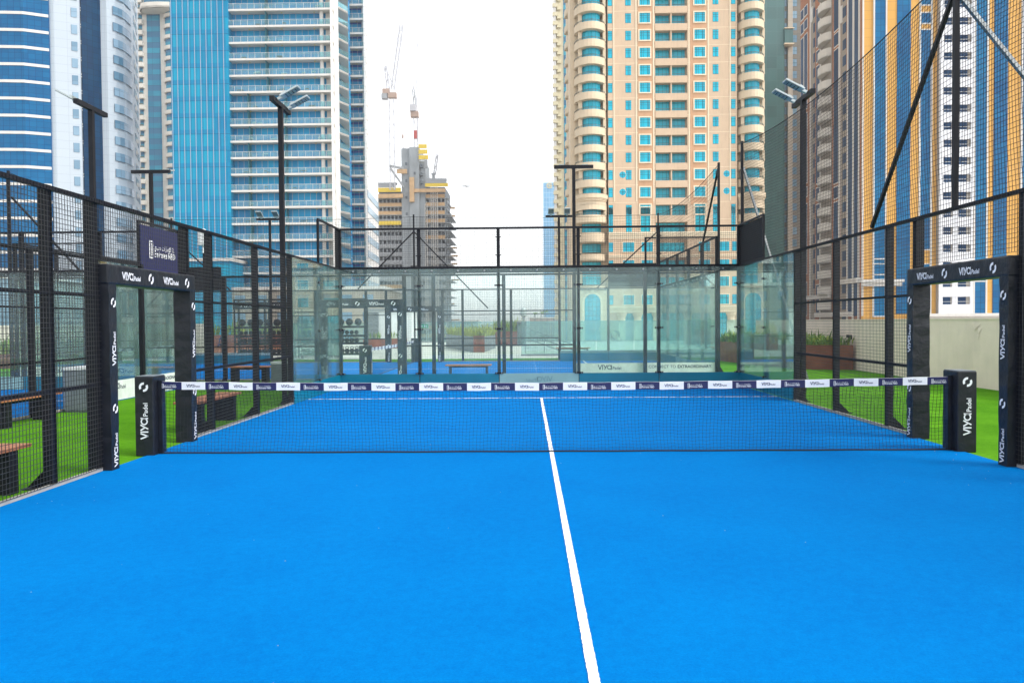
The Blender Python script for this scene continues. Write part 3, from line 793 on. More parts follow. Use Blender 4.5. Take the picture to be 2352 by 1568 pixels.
planter([(-2.6, 44.2), (-.6, 43.8), (-.6, 45.4), (-2.6, 45.4)], 1.0, 'rust planter farther off beside the glass lift box', 'grasses in the planter beside the glass lift box', 8, 400, (.4, .9), ('leaf2', 'leaf'))
planter([(-26, 19.9), (-15.6, 19.9), (-15.6, 21.1), (-26, 21.1)], .55, 'long rust planter at the far left behind the courts', 'grasses in the long planter at the far left', 9, 1300, (.3, .8))
planter([(-24, 44.3), (-14.2, 44.3), (-14.2, 45.3), (-24, 45.3)], .9, 'rust planter behind the seated people', 'spiky plants behind the seated people', 10, 500, (.4, 1.0))
planter([(-10.9, 41), (-8.2, 41), (-8.2, 42), (-10.9, 42)], .62, 'rust planter in front of the white cabin', 'small spiky plants in front of the white cabin', 11, 60, (.3, .6))

# ---- gym corner
cab = thing('white_cabin', 'white louvred cabin behind the farther padded gateway', 'cabin', (-9.6, 44.5, 0))
MB().box(-11.1, -8.1, 43.2, 46, 0, 2.45).build('wall', M_['whitebox'], cab)
m = MB()
for k in range(26): m.box(-11.06, -10.3, 43.14, 43.2, .1+.088*k, .15+.088*k)
m.build('louvre', M_['greyplastic'], cab); MB().box(-10.2, -8.9, 43.17, 43.2, .05, 2.1).build('door', M_['whitebox'], cab)
MB().box(-11.25, -7.95, 43.05, 46.1, 2.45, 2.6).build('roof', M_['rail'], cab)
def rack(x0, x1, y, label):
    r = thing('gym_rack', label, 'rack', ((x0+x1)/2, y, 0), 'gym racks with balls and weights')
    for x in (x0, (x0+x1)/2, x1):
        for yy in (y, y+.55): MB().box(x-.035, x+.035, yy-.035, yy+.035, 0, 2.75).build('upright', M_['black'], r)
        MB().box(x-.04, x+.04, y-.35, y+.7, 0, .05).build('foot', M_['black'], r)
    for z in (.30, .78, 1.12, 1.52):
        MB().box(x0, x1, y-.02, y+.02, z-.10, z).box(x0, x1, y+.05, y+.5, z-.03, z-.01).build('shelf', M_['black'], r)
    b = MB().box(x0-.05, x1+.05, y-.03, y+.03, 2.30, 2.62).build('sign_board', M_['black'], r)
    v, f = text2d('X O X', 0); letter((v, f), (x0+.25, y-.036, 2.38), (1, 0, 0), (0, 0, 1), .14).build('print', M_['white'], b)
    v, f = text2d('K U M', 0); letter((v, f), (x0+1.75, y-.036, 2.38), (1, 0, 0), (0, 0, 1), .14).build('print', M_['white'], b)
    MB().box(x0, x1, y-.03, y+.58, 2.69, 2.75).build('top_frame', M_['black'], r)
    return r
def ball(x, y, z, R, me={}):
    if R not in me:
        m = MB(); n = 7
        m.lathe((0, 0, 0), [(R*sin(pi*k/n), -R*cos(pi*k/n)) for k in range(n+1)], 12); q = m.mesh('ball', M_['pad']); q.polygons.foreach_set('use_smooth', [True]*len(q.polygons)); me[R] = q
    o = bpy.data.objects.new('gym_ball', me[R]); COL.objects.link(o); o.location = (x, y, z); return o
def kettle(x, y, z, me=[]):
    if not me:
        m = MB(); m.lathe((0, 0, 0), [(.07, 0), (.11, .05), (.11, .13), (.06, .19)], 10); m.tube([(-.06, 0, .17), (-.07, 0, .25), (0, 0, .29), (.07, 0, .25), (.06, 0, .17)], .016, 6); me.append(m.mesh('kettlebell', M_['pad']))
    o = bpy.data.objects.new('kettlebell', me[0]); COL.objects.link(o); o.location = (x, y, z); return o
for x0, x1, lb in ((-13.5, -10.75, 'left gym rack loaded with black balls, seen through the mesh'), (-10.6, -7.6, 'right gym rack loaded with black balls and kettlebells, behind the glass')):
    rack(x0, x1, 25.6, lb); sd_ = 'left' if x0 < -12 else 'right'
    for k in range(7):
        tag(ball(x0+.25+k*.40, 25.85, 1.52+.17, .17), 'big black ball on the top shelf of the %s gym rack' % sd_, 'ball', 'big balls on the %s gym rack' % sd_)
    for k in range(12):
        tag(ball(x0+.2+k*.215, 25.85, 1.12+.10, .10), 'small black ball on the second shelf of the %s gym rack' % sd_, 'ball', 'small balls on the %s gym rack' % sd_)
    for k in range(12):
        tag(kettle(x0+.16+k*.22, 25.8, .78), 'black kettlebell on the third shelf of the %s gym rack' % sd_, 'kettlebell', 'upper kettlebells on the %s gym rack' % sd_)
        tag(kettle(x0+.16+k*.22, 25.8, .30), 'black kettlebell on the lowest shelf of the %s gym rack' % sd_, 'kettlebell', 'lower kettlebells on the %s gym rack' % sd_)
# low timber platform, pink bag and the two seated people
pf = MB()
for k in range(8): pf.box(-25, -14.5, 35+.3*k, 35.28+.3*k, .22, .30)
pfo = pf.build('timber_platform', M_['wood'], origin=(-19, 36, 0)); tag(pfo, 'low orange brown timber platform beyond the left fence', 'platform')
MB().box(-24.9, -14.6, 35.05, 37.3, 0, .22).build('skirt', M_['wood'], pfo)
pb = MB(); pb.lathe((-21.6, 35.9, .30), [(.26, 0), (.32, .12), (.30, .3), (.18, .42), (.05, .45)], 12)
pbo = pb.build('bag', mat('pink_cloth', (.75, .04, .20), .7), origin=(-21.6, 35.9, .3), smooth=True); tag(pbo, 'bright pink bag on the timber platform', 'bag')
hm = MB(); hm.tube([(-21.68, 35.9, .72), (-21.66, 35.9, .82), (-21.54, 35.9, .82), (-21.52, 35.9, .72)], .015, 5); hm.build('handle', pbo.data.materials[0], pbo)
def person(x, y, z, top, skin, label):
    V = [(0,0,0),(0,.03,.2),(0,.02,.42),(0,0,.52),(0,-.01,.60),(0,-.02,.72),
         (.17,.01,.46),(.22,-.08,.25),(.16,-.28,.14),(-.17,.01,.46),(-.22,-.08,.25),(-.14,-.28,.12),
         (.11,-.03,0),(.14,-.42,.04),(.13,-.46,-.36),(.13,-.58,-.40),(-.11,-.03,0),(-.15,-.42,.04),(-.16,-.44,-.36),(-.16,-.56,-.40)]
    E_ = [(0,1),(1,2),(2,3),(3,4),(4,5),(2,6),(6,7),(7,8),(2,9),(9,10),(10,11),(0,12),(12,13),(13,14),(14,15),(0,16),(16,17),(17,18),(18,19)]
    Rr = [.16,.14,.15,.06,.09,.10,.06,.045,.035,.06,.045,.035,.09,.07,.045,.035,.09,.07,.045,.035]
    me = bpy.data.meshes.new('person'); me.from_pydata(V, E_, []); o = bpy.data.objects.new('person', me); COL.objects.link(o)
    o.location = (x, y, z); sk = o.modifiers.new('s', 'SKIN'); ss = o.modifiers.new('u', 'SUBSURF'); ss.levels = 1; ss.render_levels = 1
    for v, r_ in zip(me.skin_vertices[0].data, Rr): v.radius = (r_, r_)
    me.skin_vertices[0].data[0].use_root = True
    me.materials.append(top); tag(o, label, 'person', 'two people sitting on the timber platform')
    hd = MB(); hd.lathe((x, y-.03, z+.60), [(.04, -.02), (.085, .03), (.09, .10), (.085, .17), (.04, .215)], 10); hd.build('face', skin, o, smooth=True)
    hr = MB(); hr.lathe((x, y+.01, z+.66), [(.10, -.06), (.11, .04), (.10, .12), (.04, .18)], 10); hr.build('hair', M_['black'], o, smooth=True)
    return o
skn = mat('skin', (.45, .26, .17), .6)
person(-18.9, 35.8, .42, M_['black'], skn, 'person in dark clothes seated on the platform, black hair')
person(-18.1, 36.1, .42, M_['navy'], skn, 'person in dark blue seated beside the other, lighter face')
# lift box, lamp post, stair rail
lb = thing('lift_box', 'grey green glazed box at the right of the terrace planters', 'kiosk', (-.3, 44, 0))
x0, _ = pt(1188, 740, 44); x1, _ = pt(1208, 740, 44)
MB().box(x0, x1, 43.8, 44.6, 0, 1.62).build('body', M_['greyplastic'], lb); MB().box(x0-.03, x1+.03, 43.75, 44.65, 1.62, 1.70).build('roof', M_['rail'], lb)
MB().box(x0+.06, x1-.06, 43.77, 43.8, .1, 1.5).build('glass_panel', M_['glass2'], lb)
lp = thing('street_lamp', 'slim lamp post rising above the far balustrade in the gap', 'street lamp', (X(1200, 60), 60, GZ))
xx = X(1200, 60); mm = MB(); mm.tube([(xx, 60, GZ), (xx, 60, 2.1)], .12, 8); mm.build('post', M_['rail'], lp)
mm = MB(); mm.lathe((xx, 60, 2.1), [(.15, 0), (.3, .1), (.3, .55), (.15, .75), (.05, .85)], 8); mm.build('lantern', M_['lamphead'], lp)
sr = thing('stair_handrail', 'sloping metal handrail of the stairs left of the tan tower', 'handrail', (1.5, 31, 0))
for oz in (0, -.28, -.55): mm = MB(); mm.tube([(-.4, 32, 1.35+oz), (2.6, 30.0, .25+oz)], .025, 6); mm.build('rail', M_['rail'], sr)
for t in (0, .33, .66, 1): mm = MB(); a = Vector((-.4, 32, 1.35)).lerp(Vector((2.6, 30, .25)), t); mm.tube([(a.x, a.y, -.1), tuple(a)], .02, 6); mm.build('baluster', M_['rail'], sr)
# exit sign on the far fence
xs, zs = pt(974, 749, 22.95)
es = thing('exit_sign', 'small green exit sign with white arrow on the farther fence', 'sign', (xs, 22.95, zs))
MB().box(xs-.17, xs+.17, 22.93, 22.96, zs-.07, zs+.07).build('panel', mat('exit_green', (.0, .45, .16), .4), es)
mm = MB()
for a in ([(-.13, 0), (-.08, .035), (-.08, -.035)], [(-.08, .012), (-.03, .012), (-.03, -.012), (-.08, -.012)], [(.02, -.05), (.06, -.05), (.06, .05), (.02, .05)], [(.09, -.05), (.13, -.02), (.12, .05), (.10, .03)]):
    mm.poly([(xs+p[0], 22.926, zs+p[1]) for p in a])
mm.build('symbol', M_['white'], es)

# grit blown on to the court and the grass
rg = random.Random(31); gr = MB()
for k in range(150):
    if k < 60: x, y = rg.uniform(-4.95, -4.2)*rg.choice((1, -1)), rg.uniform(-3, 6)
    else: x, y = rg.uniform(-4.8, 4.8), rg.uniform(-8, 6.5)
    s = rg.uniform(.002, .006); a = rg.uniform(0, 3); z = .0125
    p = [(x+s*cos(a+t)*rg.uniform(.6, 1.3), y+s*sin(a+t)*rg.uniform(.6, 1.3)) for t in (0, 1.6, 3.1, 4.6)]
    gr.poly([(*q, z) for q in p]); gr.poly([(*p[0], z), (*p[1], z), (x, y, z+s)]); gr.poly([(*p[2], z), (*p[3], z), (x, y, z+s)])
tag(gr.build('grit', M_['kerb']), 'tiny pale grains of grit scattered over the blue court', 'grit', None, 'stuff')
# ================================================================ towers
TOPZ = 84
m_tan = mat('tan_render', (.60, .45, .31), .8, var=.06, scale=.3, stain=.12)
m_tand = mat('deep_tan_render', (.56, .33, .19), .8, var=.06, scale=.3, stain=.12)
m_cream = mat('cream_stone', (.66, .54, .38), .75, var=.05, scale=.4, stain=.08)
m_trim = mat('cream_trim', (.78, .68, .50), .7, var=.04)
m_cyan = panes('cyan_panes', (.0, .34, .50), (.0, .52, .70), (.0, .12, .15), .75, .9, .06, .06, .12, .25)
m_cyand = panes('dark_cyan_panes', (.0, .24, .32), (.0, .50, .64), (.0, .08, .10), .8, 1.1, .08, .06, .12, .25)
m_rail = mat('bronze_rail', (.10, .12, .10), .5)
D_G = 154.0; YG = CAM.y+D_G
gx = lambda px: X(px, YG, 400)
gz = lambda py: Z(py, YG, 1540)
def window_mesh(wd, ht, frame=.0, mp=None, mf=None, fd=.12, sill=False, cross=None):
    "window centred on x, foot at z = 0, pane a little behind the frame"
    m = MB(); m.box(-wd/2, wd/2, -.02, .10, 0, ht, 0)
    m.u = [[((c[0]+wd/2), c[1]) for c in q] for q in m.u]
    k0 = len(m.f)
    if frame:
        f = frame
        m.box(-wd/2-f, -wd/2, -fd, .1, -f, ht+f, 1); m.box(wd/2, wd/2+f, -fd, .1, -f, ht+f, 1)
        m.box(-wd/2, wd/2, -fd, .1, ht, ht+f, 1); m.box(-wd/2, wd/2, -fd-.06, .1, -f, 0, 1)
    b = .07; 
    for x in (cross[0] if cross else ()): m.box(x-b/2, x+b/2, -.06, -.02, 0, ht, 2)
    for z in (cross[1] if cross else ()): m.box(-wd/2, wd/2, -.055, -.02, z-b/2, z+b/2, 2)
    return m.mesh('window', [mp or m_cyan, mf or m_trim, m_cyanf])
m_cyanf = mat('teal_frame', (.0, .12, .15), .4)
def arc_plan(x0, x1, y, bulge, n=12):
    c = (x0+x1)/2; h = (x1-x0)/2
    return [(c-h*cos(pi*k/n), y-bulge*sin(pi*k/n)) for k in range(n+1)]
def tan_tower():
    T = thing('tan_tower', 'tan apartment tower with round cream balconies and cyan windows', 'tower', (gx(1542), YG, GZ))
    Y = YG
    fl = [gz(30+40.0*k+10.9) for k in range(-1, 12)]         # window centres, going down
    pitch = fl[0]-fl[1]
    extra = [fl[0]+pitch*k for k in range(1, 6)]
    allz = extra[::-1]+fl
    xl, xc0, xc1, xr = gx(1397), gx(1505.6), gx(1579), gx(1693)
    b = MB()
    b.box(xl, xc0, Y, Y+24, GZ, TOPZ); b.box(xc1, xr, Y, Y+24, GZ, TOPZ); b.box(xc0, xc1, Y+1.4, Y+23.9, GZ, TOPZ-.2)
    b.build('wall', m_tan, T)
    b = MB(); b.box(gx(1323), xl, Y+2.2, Y+22, GZ, TOPZ-1); b.box(xr, gx(1760), Y+2.2, Y+22, GZ, TOPZ-1); b.build('wing_wall', m_cream, T)
    b = MB()   # ribs and joints
    for px in (1411, 1462, 1501.5, 1583, 1627, 1677):
        x = gx(px); b.box(x-.10, x+.10, Y-.10, Y, gz(462), TOPZ-1)
    b.build('rib', m_trim, T)
    b = MB()
    for z in allz:
        b.box(xl+.02, xc0-.02, Y-.02, Y, z-2.0, z-1.93)
    b.build('joint', m_trim, T); b = MB()
    for z in allz: b.box(xc1+.02, xr-.02, Y-.02, Y, z-2.0, z-1.93)
    b.build('joint', m_trim, T)
    b = MB(); b.box(gx(1465)+.1, gx(1500), Y-.04, Y, gz(470), TOPZ-2); b.box(gx(1586), gx(1625)-.1, Y-.04, Y, gz(470), TOPZ-2); b.build('panel_strip', m_tand, T)
    # windows
    Hh = 1.86; s = D_G/1808.6
    wf = window_mesh(24*s, Hh, .22, cross=((-.62, .62), (1.4,)))
    wp = window_mesh(13*s, Hh, 0, cross=((0,), (1.4,)))
    wn = window_mesh(10*s, Hh, 0, cross=((), (1.4,)))
    Lf, Lp, Ln = [], [], []
    for z in allz:
        for px in (1482, 1607.5): Lf.append((gx(px), Y-.045, z-Hh/2))
        for px in (1444, 1644): Lp.append((gx(px), Y, z-Hh/2))
        for px in (1402.5, 1684.5): Ln.append((gx(px), Y, z-Hh/2))
    repeat(T, 'window', wf, Lf, 40); repeat(T, 'window', wp, Lp, 30); repeat(T, 'window', wn, Ln, 30)
    # round windows
    cm = MB(); R = .64; ring = [(R*cos(2*pi*k/20), -.05, R*sin(2*pi*k/20)) for k in range(20)]; cm.poly(ring, 0)
    for k in range(20):
        a, c = ring[k], ring[(k+1) % 20]; f = 1.08
        cm.poly([a, (a[0]*f, -.05, a[2]*f), (c[0]*f, -.05, c[2]*f), c], 1); cm.poly([(a[0]*f, -.05, a[2]*f), (a[0]*f, 0, a[2]*f), (c[0]*f, 0, c[2]*f), (c[0]*f, -.05, c[2]*f)], 1)
    cm.box(-.03, .03, -.07, -.05, -R, R, 2); cm.box(-R, R, -.069, -.05, -.03, .03, 2)
    rm = cm.mesh('round_window', [m_cyan, m_trim, m_cyanf])
    repeat(T, 'round_window', rm, [(gx(px), Y, gz(py)) for px in (1430, 1669) for py in (400.5, 440)])
    # centre loggias
    wide = xc1-xc0
    bm = MB(); bm.box(-wide/2+.01, wide/2-.01, -.12, .12, -.72, .60); bm.box(-wide/2+.02, wide/2-.02, .12, 1.38, -.72, -.45)
    bm.box(-.12, .12, -.02, 1.38, .6, 2.75); bm.box(-wide/2+.1, -.2, -.05, -.02, .95, 1.0, 1); bm.box(.2, wide/2-.1, -.05, -.02, .95, 1.0, 1)
    bm.box(-wide/2+.1, -.2, -.05, -.02, .78, .81, 1); bm.box(.2, wide/2-.1, -.05, -.02, .78, .81, 1)
    repeat(T, 'balcony', bm.mesh('balcony', [m_tan, m_rail]), [((xc0+xc1)/2, Y, z-1.75) for z in allz])
    dw = MB()
    for c in (-wide*.25, wide*.25): dw.box(c-wide*.22, c+wide*.22, -.05, 0, 0, 2.4, 0)
    repeat(T, 'balcony_door', dw.mesh('balcony_door', [m_cyan]), [((xc0+xc1)/2, Y+1.4, z-1.25) for z in allz])
    # round balconies
    for x0, x1, nm in ((gx(1321), gx(1396.5), 0), (gx(1695), gx(1760), 0)):
        c = (x0+x1)/2; h = (x1-x0)/2
        bm = MB(); pl = arc_plan(-h, h, 2.1, 4.0, 14); bm.ribbon(pl, .18, -.72, .66, 0); bm.prism([(p[0]*.97, p[1]+.05) for p in pl], -.74, -.5, 0)
        rb = [(p[0]*.99, p[1]) for p in pl]
        bm.ribbon(rb, .05, 1.0, 1.06, 1); bm.ribbon(rb, .04, .84, .88, 1)
        for p in rb[1:-1]: bm.box(p[0]-.03, p[0]+.03, p[1]-.03, p[1]+.03, .72, 1.0, 1)
        bm.box(-h*.78, -h*.55, -.1, .3, .72, 2.75, 0); bm.box(h*.72, h*.9, .0, .4, .72, 2.75, 0)
        repeat(T, 'balcony', bm.mesh('balcony', [m_cream, m_rail]), [(c, Y, z-1.75) for z in allz])
        dm = MB(); dm.ribbon(arc_plan(-h*.55, h*.62, 1.2, 2.0, 6), .05, 0, 2.35, 0)
        repeat(T, 'bay_window', dm.mesh('bay_window', [m_cyan]), [(c, Y, z-1.2) for z in allz])
        # cornice roll under the last balcony
        cn = MB()
        for k, (zz, gr) in enumerate(((gz(446), 1.10), (gz(450), 1.05), (gz(455), 1.02), (gz(470), 1.0))):
            pl = [(c+(p[0]-c)*gr, p[1]) for p in arc_plan(x0, x1, Y+2.1, 4.0*gr+.2, 14)]
            cn.ribbon(pl, .3, gz(482) if k == 3 else gz(456+3*k), zz)
            cn.prism(pl, zz-.1, zz)
        cn.build('cornice', m_cream, T)
        # lower storeys
        d2 = MB(); d2.ribbon(arc_plan(x0+h*.45, x1-h*.38, Y+2.1, 1.0, 6), .05, gz(533), gz(478)); d2.build('tall_window', m_cyan, T)
        for zt, zb in ((533, 556), (582, 598), (655, 664)):
            pl = arc_plan(x0+.3, x1-.3, Y+2.1, 3.6, 14); p2 = MB(); p2.ribbon(pl, .2, gz(zb), gz(zt)); p2.prism(pl, gz(zt)-.12, gz(zt)); p2.prism(pl, gz(zb), gz(zb)+.2); p2.build('balcony', m_cream, T)
        for zt, zb in ((557, 577), (599, 630), (632, 652)):
            d2 = MB(); d2.ribbon(arc_plan(x0+h*.45, x1-h*.38, Y+2.1, 1.0, 6), .05, gz(zb), gz(zt)); d2.build('bay_window', m_cyand, T)
        p2 = MB(); p2.box(x0+.4, x1-.4, Y-.6, Y+2.2, GZ, gz(666)); p2.build('base_wall', m_cream, T)
        a = MB(); w_ = 1.55; zt_ = gz(692)
        pts = [(c-w_, Y-.64, gz(812)), (c+w_, Y-.64, gz(812))]+[(c+w_*cos(pi*k/12), Y-.64, zt_+w_*sin(pi*k/12)) for k in range(13)]
        a.poly(pts, 0, [(p[0]-c, p[2]) for p in pts]); a.build('arched_window', m_cyan, T)
        a = MB()
        for k in range(12):
            t0, t1 = pi*k/12, pi*(k+1)/12
            for r0, r1 in ((w_, w_*1.28),):
                a.poly([(c+r0*cos(t0), Y-.66, zt_+r0*sin(t0)), (c+r1*cos(t0), Y-.66, zt_+r1*sin(t0)), (c+r1*cos(t1), Y-.66, zt_+r1*sin(t1)), (c+r0*cos(t1), Y-.66, zt_+r0*sin(t1))])
        a.box(c-w_*1.28, c-w_, Y-.72, Y-.62, gz(812), zt_); a.box(c+w_, c+w_*1.28, Y-.72, Y-.62, gz(812), zt_)
        a.prism([(c-.35, Y-.95), (c+.35, Y-.95), (c+.3, Y-.6), (c-.3, Y-.6)], zt_+w_*1.2, gz(665)); a.build('arch_surround', m_trim, T)
    # lower tall windows and cornices
    for px, w0 in ((1402.5, 10), (1444, 13), (1482, 22), (1607.5, 22), (1644, 13), (1684.5, 10)):
        zt, zb = gz(476), gz(532); me = window_mesh(w0*s, zt-zb, .15 if w0 > 20 else 0, cross=((0,), (1.6, 3.1)), mp=m_cyan if w0 < 20 else m_cyand)
        o = bpy.data.objects.new('tall_window', me); COL.objects.link(o); o.parent = T; o.location = Vector((gx(px), Y-(.045 if w0 > 20 else 0), zb))-T.location
    o = MB().box(xc0+.3, xc1-.3, Y+1.3, Y+1.4, gz(532), gz(478)).build('tall_window', m_cyand, T)
    for za, zb, pr in ((533, 536, .55), (536.2, 541, .35), (541.2, 548, .15), (585, 587.5, .35), (587.7, 591, .15), (703, 706, .7), (706.2, 711, .4), (711.2, 717, .2)):
        MB().box(xl+.01, xr-.01, Y-pr, Y+.01, gz(zb), gz(za)).build('cornice', m_trim, T)
    for zt, zb, pp, ww in ((556, 577.5, (1443, 1485.5, 1617.5, 1661.7), 28.5), (597, 619, (1443, 1485.5, 1617.5, 1661.7), 28.5), (636, 658, (1443, 1485.5, 1617.5, 1661.7), 27), (677, 699, (1443, 1485.5, 1617.5, 1661.7), 27)):
        me = window_mesh(ww*s*.9, gz(zt)-gz(zb), .16, mp=m_cyan if zt < 600 else m_cyand, cross=((-.5, .5), (1.3,)))
        for px in pp: o = bpy.data.objects.new('window', me); COL.objects.link(o); o.parent = T; o.location = Vector((gx(px), Y, gz(zb)))-T.location
        me = window_mesh(10*s, gz(zt)-gz(zb), 0, cross=((), (1.3,)))
        for px in (1402.5, 1686.5): o = bpy.data.objects.new('window', me); COL.objects.link(o); o.parent = T; o.location = Vector((gx(px), Y, gz(zb)))-T.location
        bl = MB().box(xc0+.01, xc1-.01, Y-.02, Y+1.3, gz(zb+9), gz(zb)).build('balcony', m_tan, T)
        MB().box(xc0+.4, xc1-.4, Y+1.32, Y+1.4, gz(zb), gz(zt)).build('balcony_door', m_cyand, T)
    for px in (1426, 1463, 1507, 1578, 1640, 1678):
        x = gx(px); cc = MB(); cc.box(x-.75, x+.75, Y-.28, Y, GZ, gz(738)); cc.build('column', m_trim, T)
        cc = MB(); cc.lathe((x, Y-.25, gz(738)), [(.7, 0), (.75, .2), (.72, .8), (.95, 1.3), (1.05, 1.7)], 10); cc.build('capital', m_cream, T)
    for a, c in ((1430, 1459), (1467, 1502), (1510, 1575), (1583, 1636), (1645, 1674)):
        MB().box(gx(a), gx(c), Y-.06, Y, GZ+1, gz(719)).build('shop_window', m_cyand, T)
    # side balconies turning the left corner, farther back
    x0, x1 = X(1302, YG+9), X(1325, YG+9); c = (x0+x1)/2; h = (x1-x0)/2+.8
    bm = MB(); pl = arc_plan(-h, h, 2, 3.4, 10); bm.ribbon(pl, .18, -.7, .7); bm.prism(pl, -.72, -.5)
    repeat(T, 'balcony', bm.mesh('balcony', [m_cream]), [(c+.5, YG+9, z-1.75) for z in allz])
    MB().box(x0+.6, x1+1, YG+11, YG+20, GZ, TOPZ-2).build('wing_wall', m_tan, T)
    MB().box(x0+.8, x1+.8, YG+10.9, YG+11, GZ+2, TOPZ-3).build('glass_facade', m_cyand, T)
    MB().box(gx(1312), gx(1326), Y+2.5, Y+9, GZ, TOPZ-2).build('wing_wall', m_cream, T)
tan_tower()

m_bluec = panes('blue_curtain', (.0, .17, .36), (.0, .36, .54), (.0, .08, .17), 1.25, 3.5, .05, .09, .15, .08, frac=(.0, .28), c3=(.0, .22, .42))
m_bluep = panes('blue_doors', (.0, .20, .46), (.0, .37, .64), (.42, .40, .42), 1.3, 3.5, .08, .10, .15, .1, frac=(.52, .66), c3=(.0, .07, .32))
m_fasc = mat('white_fascia', (.66, .65, .62), .7, spec=.1, var=.05, scale=.6, stain=.08)
m_soff = mat('soffit', (.60, .58, .54), .8, var=.05)
m_side = panes('white_side_cladding', (.86, .84, .80), (.78, .77, .75), (.50, .47, .47), 1.6, 1.75, .07, .07, .3)
m_sideb = panes('blue_side_strip', (.06, .20, .34), (.12, .34, .48), (.5, .55, .58), 1.6, 3.5, .1, .1, .12)
m_mull = mat('mauve_mullion', (.42, .42, .50), .4)
def balcony_tower():
    d1 = 167.5; Y1 = CAM.y+d1; x_ = lambda px: X(px, Y1, 350)
    p = lambda py: Z(py, Y1, 650)
    T = thing('balcony_tower', 'tall tower with blue curtain wall and long white balconies', 'tower', (x_(600), Y1, GZ))
    d2 = 193.6; Y2 = CAM.y+d2; q = lambda px, d: X(px, CAM.y+d, 350)
    xb0, xb1, xe = x_(398), x_(530), x_(766)
    # masses
    MB().box(xb0, xb1, Y1-.5, Y1+26, GZ, TOPZ).build('glass_facade', m_bluec, T)
    m = MB()
    for k in range(11):
        x = xb0+.25+k*(xb1-xb0-.5)/9.6
        if x < xb1: m.box(x-.035, x+.035, Y1-.64, Y1-.5, GZ, TOPZ)
    m.build('mullion', m_mull, T)
    core = MB(); core.box(xb1+.01, xe-1.5, Y1+2.0, Y1+24, GZ, TOPZ-.5); core.build('wall', m_bluep, T)
    zs = [p(19.8+37.8*k) for k in range(-3, 20)]
    W_ = xe-xb1; pitch = zs[0]-zs[1]
    # slab + fascia + rail, each its own part
    s0, s1 = X(778, CAM.y+175), X(803, CAM.y+193)
    Pe = (q(781, 175.4), CAM.y+175.4); Pf = (q(804, 192), CAM.y+192)
    lamp = mat('soffit_lamp', (.6, .5, .2), .5)
    ox = (xb1+xe)/2
    b = MB(); b.prism([(xb1-.4-ox, 0), (xe-ox, 0), (xe-ox, 2.0), (xb1-.4-ox, 2.0)], -.42, -.36, 1); b.box(xb1-.5-ox, xe-ox, -.08, .02, -.42, .0, 0); b.box(xb1-.5-ox, xb1-.35-ox, .02, 2, -.42, 0, 0)
    b.prism([(xb1-.35-ox, .021), (xe-ox, .021), (xe-ox, 2), (xb1-.35-ox, 2)], -.1, -.02, 1)
    for x in (-7, 0, 7): b.box(x-.13, x+.13, 1.0, 1.26, -.6, -.42, 2)
    bm = b.mesh('balcony', [m_fasc, m_soff, lamp])
    g = MB(); g.box(xb1-.45-ox, xe-ox, -.05, -.03, .05, 1.1); g.box(xb1-.45-ox, xe-ox, -.07, -.01, 1.1, 1.15, 1)
    n = 15
    for k in range(n+1): x = xb1-.45-ox+(W_+.45)*k/n; g.box(x-.025, x+.025, -.065, -.05, .0, 1.12, 1)
    gm = g.mesh('railing', [m_grail, m_fasc])
    rnd = random.Random(12); furn = [m_fasc, m_rail, m_soff]
    for i, z in enumerate(zs):
        o = bpy.data.objects.new('balcony', bm); COL.objects.link(o); o.parent = T; o.location = Vector((ox, Y1, z))-T.location
        r = bpy.data.objects.new('railing', gm); COL.objects.link(r); r.parent = o
        f = MB()
        for k in range(rnd.randint(2, 5)):       # tables, chairs and screens left on the balcony
            x = rnd.uniform(xb1+1, xe-3); hh = rnd.uniform(.4, .85); 
            f.box(x, x+rnd.uniform(.5, 1.4), Y1+.5, Y1+1.1, z+hh-.12, z+hh); f.box(x, x+.08, Y1+.5, Y1+.6, z-.02, z+hh); f.box(x+.5, x+.56, Y1+1, Y1+1.1, z-.02, z+hh)
        f.build('furniture', rnd.choice(furn), o)
        for px in ((613,) if z > p(235) else (570, 655)):
            x = x_(px)+rnd.choice((0, 0, .3)); MB().box(x-.06, x+.06, Y1+.1, Y1+1.98, z, z+pitch-.43).build('screen', m_cyanf, o)
    cl = MB(); cl.lathe((x_(739), Y1+1.2, GZ), [(.42, 0), (.42, TOPZ-GZ-1)], 12); cl.build('column', m_fasc, T, smooth=False)
    MB().box(x_(747), xe-.0, Y1+1.9, Y1+1.99, GZ, TOPZ-1).build('end_wall', m_soff, T)
    # side fin: striped wall going back
    f = MB(); a = (xe, Y1-.1); f.ribbon([a, Pe], .35, GZ, TOPZ-.6, 0, side=1); f.build('side_wall', m_side, T)
    # zig-zag side balconies
    for z in zs:
        b = MB(); b.ribbon([Pe, (Pe[0]+.35*(Pf[0]-Pe[0])+1.9, Pe[1]+3.2), Pf], .12, z-.42, z+.0, 0)
        b.prism([Pe, (Pe[0]+.35*(Pf[0]-Pe[0])+1.9, Pe[1]+3.2), Pf, (Pf[0]-2.5, Pf[1]), (Pe[0]-2, Pe[1])], z-.40, z-.05, 1)
        o = b.build('balcony', [m_fasc, m_soff], T)
        g = MB(); g.ribbon([Pe, (Pe[0]+.35*(Pf[0]-Pe[0])+1.9, Pe[1]+3.2), Pf], .03, z+.02, z+1.1, 0); g.build('railing', m_grail, o)
    g = MB(); g.ribbon([(Pe[0]-1.6, Pe[1]), (Pf[0]-2.6, Pf[1]+1)], .2, GZ, TOPZ-.8); g.build('glass_facade', m_bluep, T)
    # rear block
    X0, X1 = q(798, d2), q(843, d2); z2 = [Z(9.2+32.7*k, Y2, 820) for k in range(-2, 23)]
    MB().prism([(X0-8, Y2+1.8), (X1-.6, Y2+1.8), (q(867.5, 215.6)-.7, Y2+21.5), (X0-8, Y2+21.5)], GZ, TOPZ+8).build('rear_block', m_bluep, T)
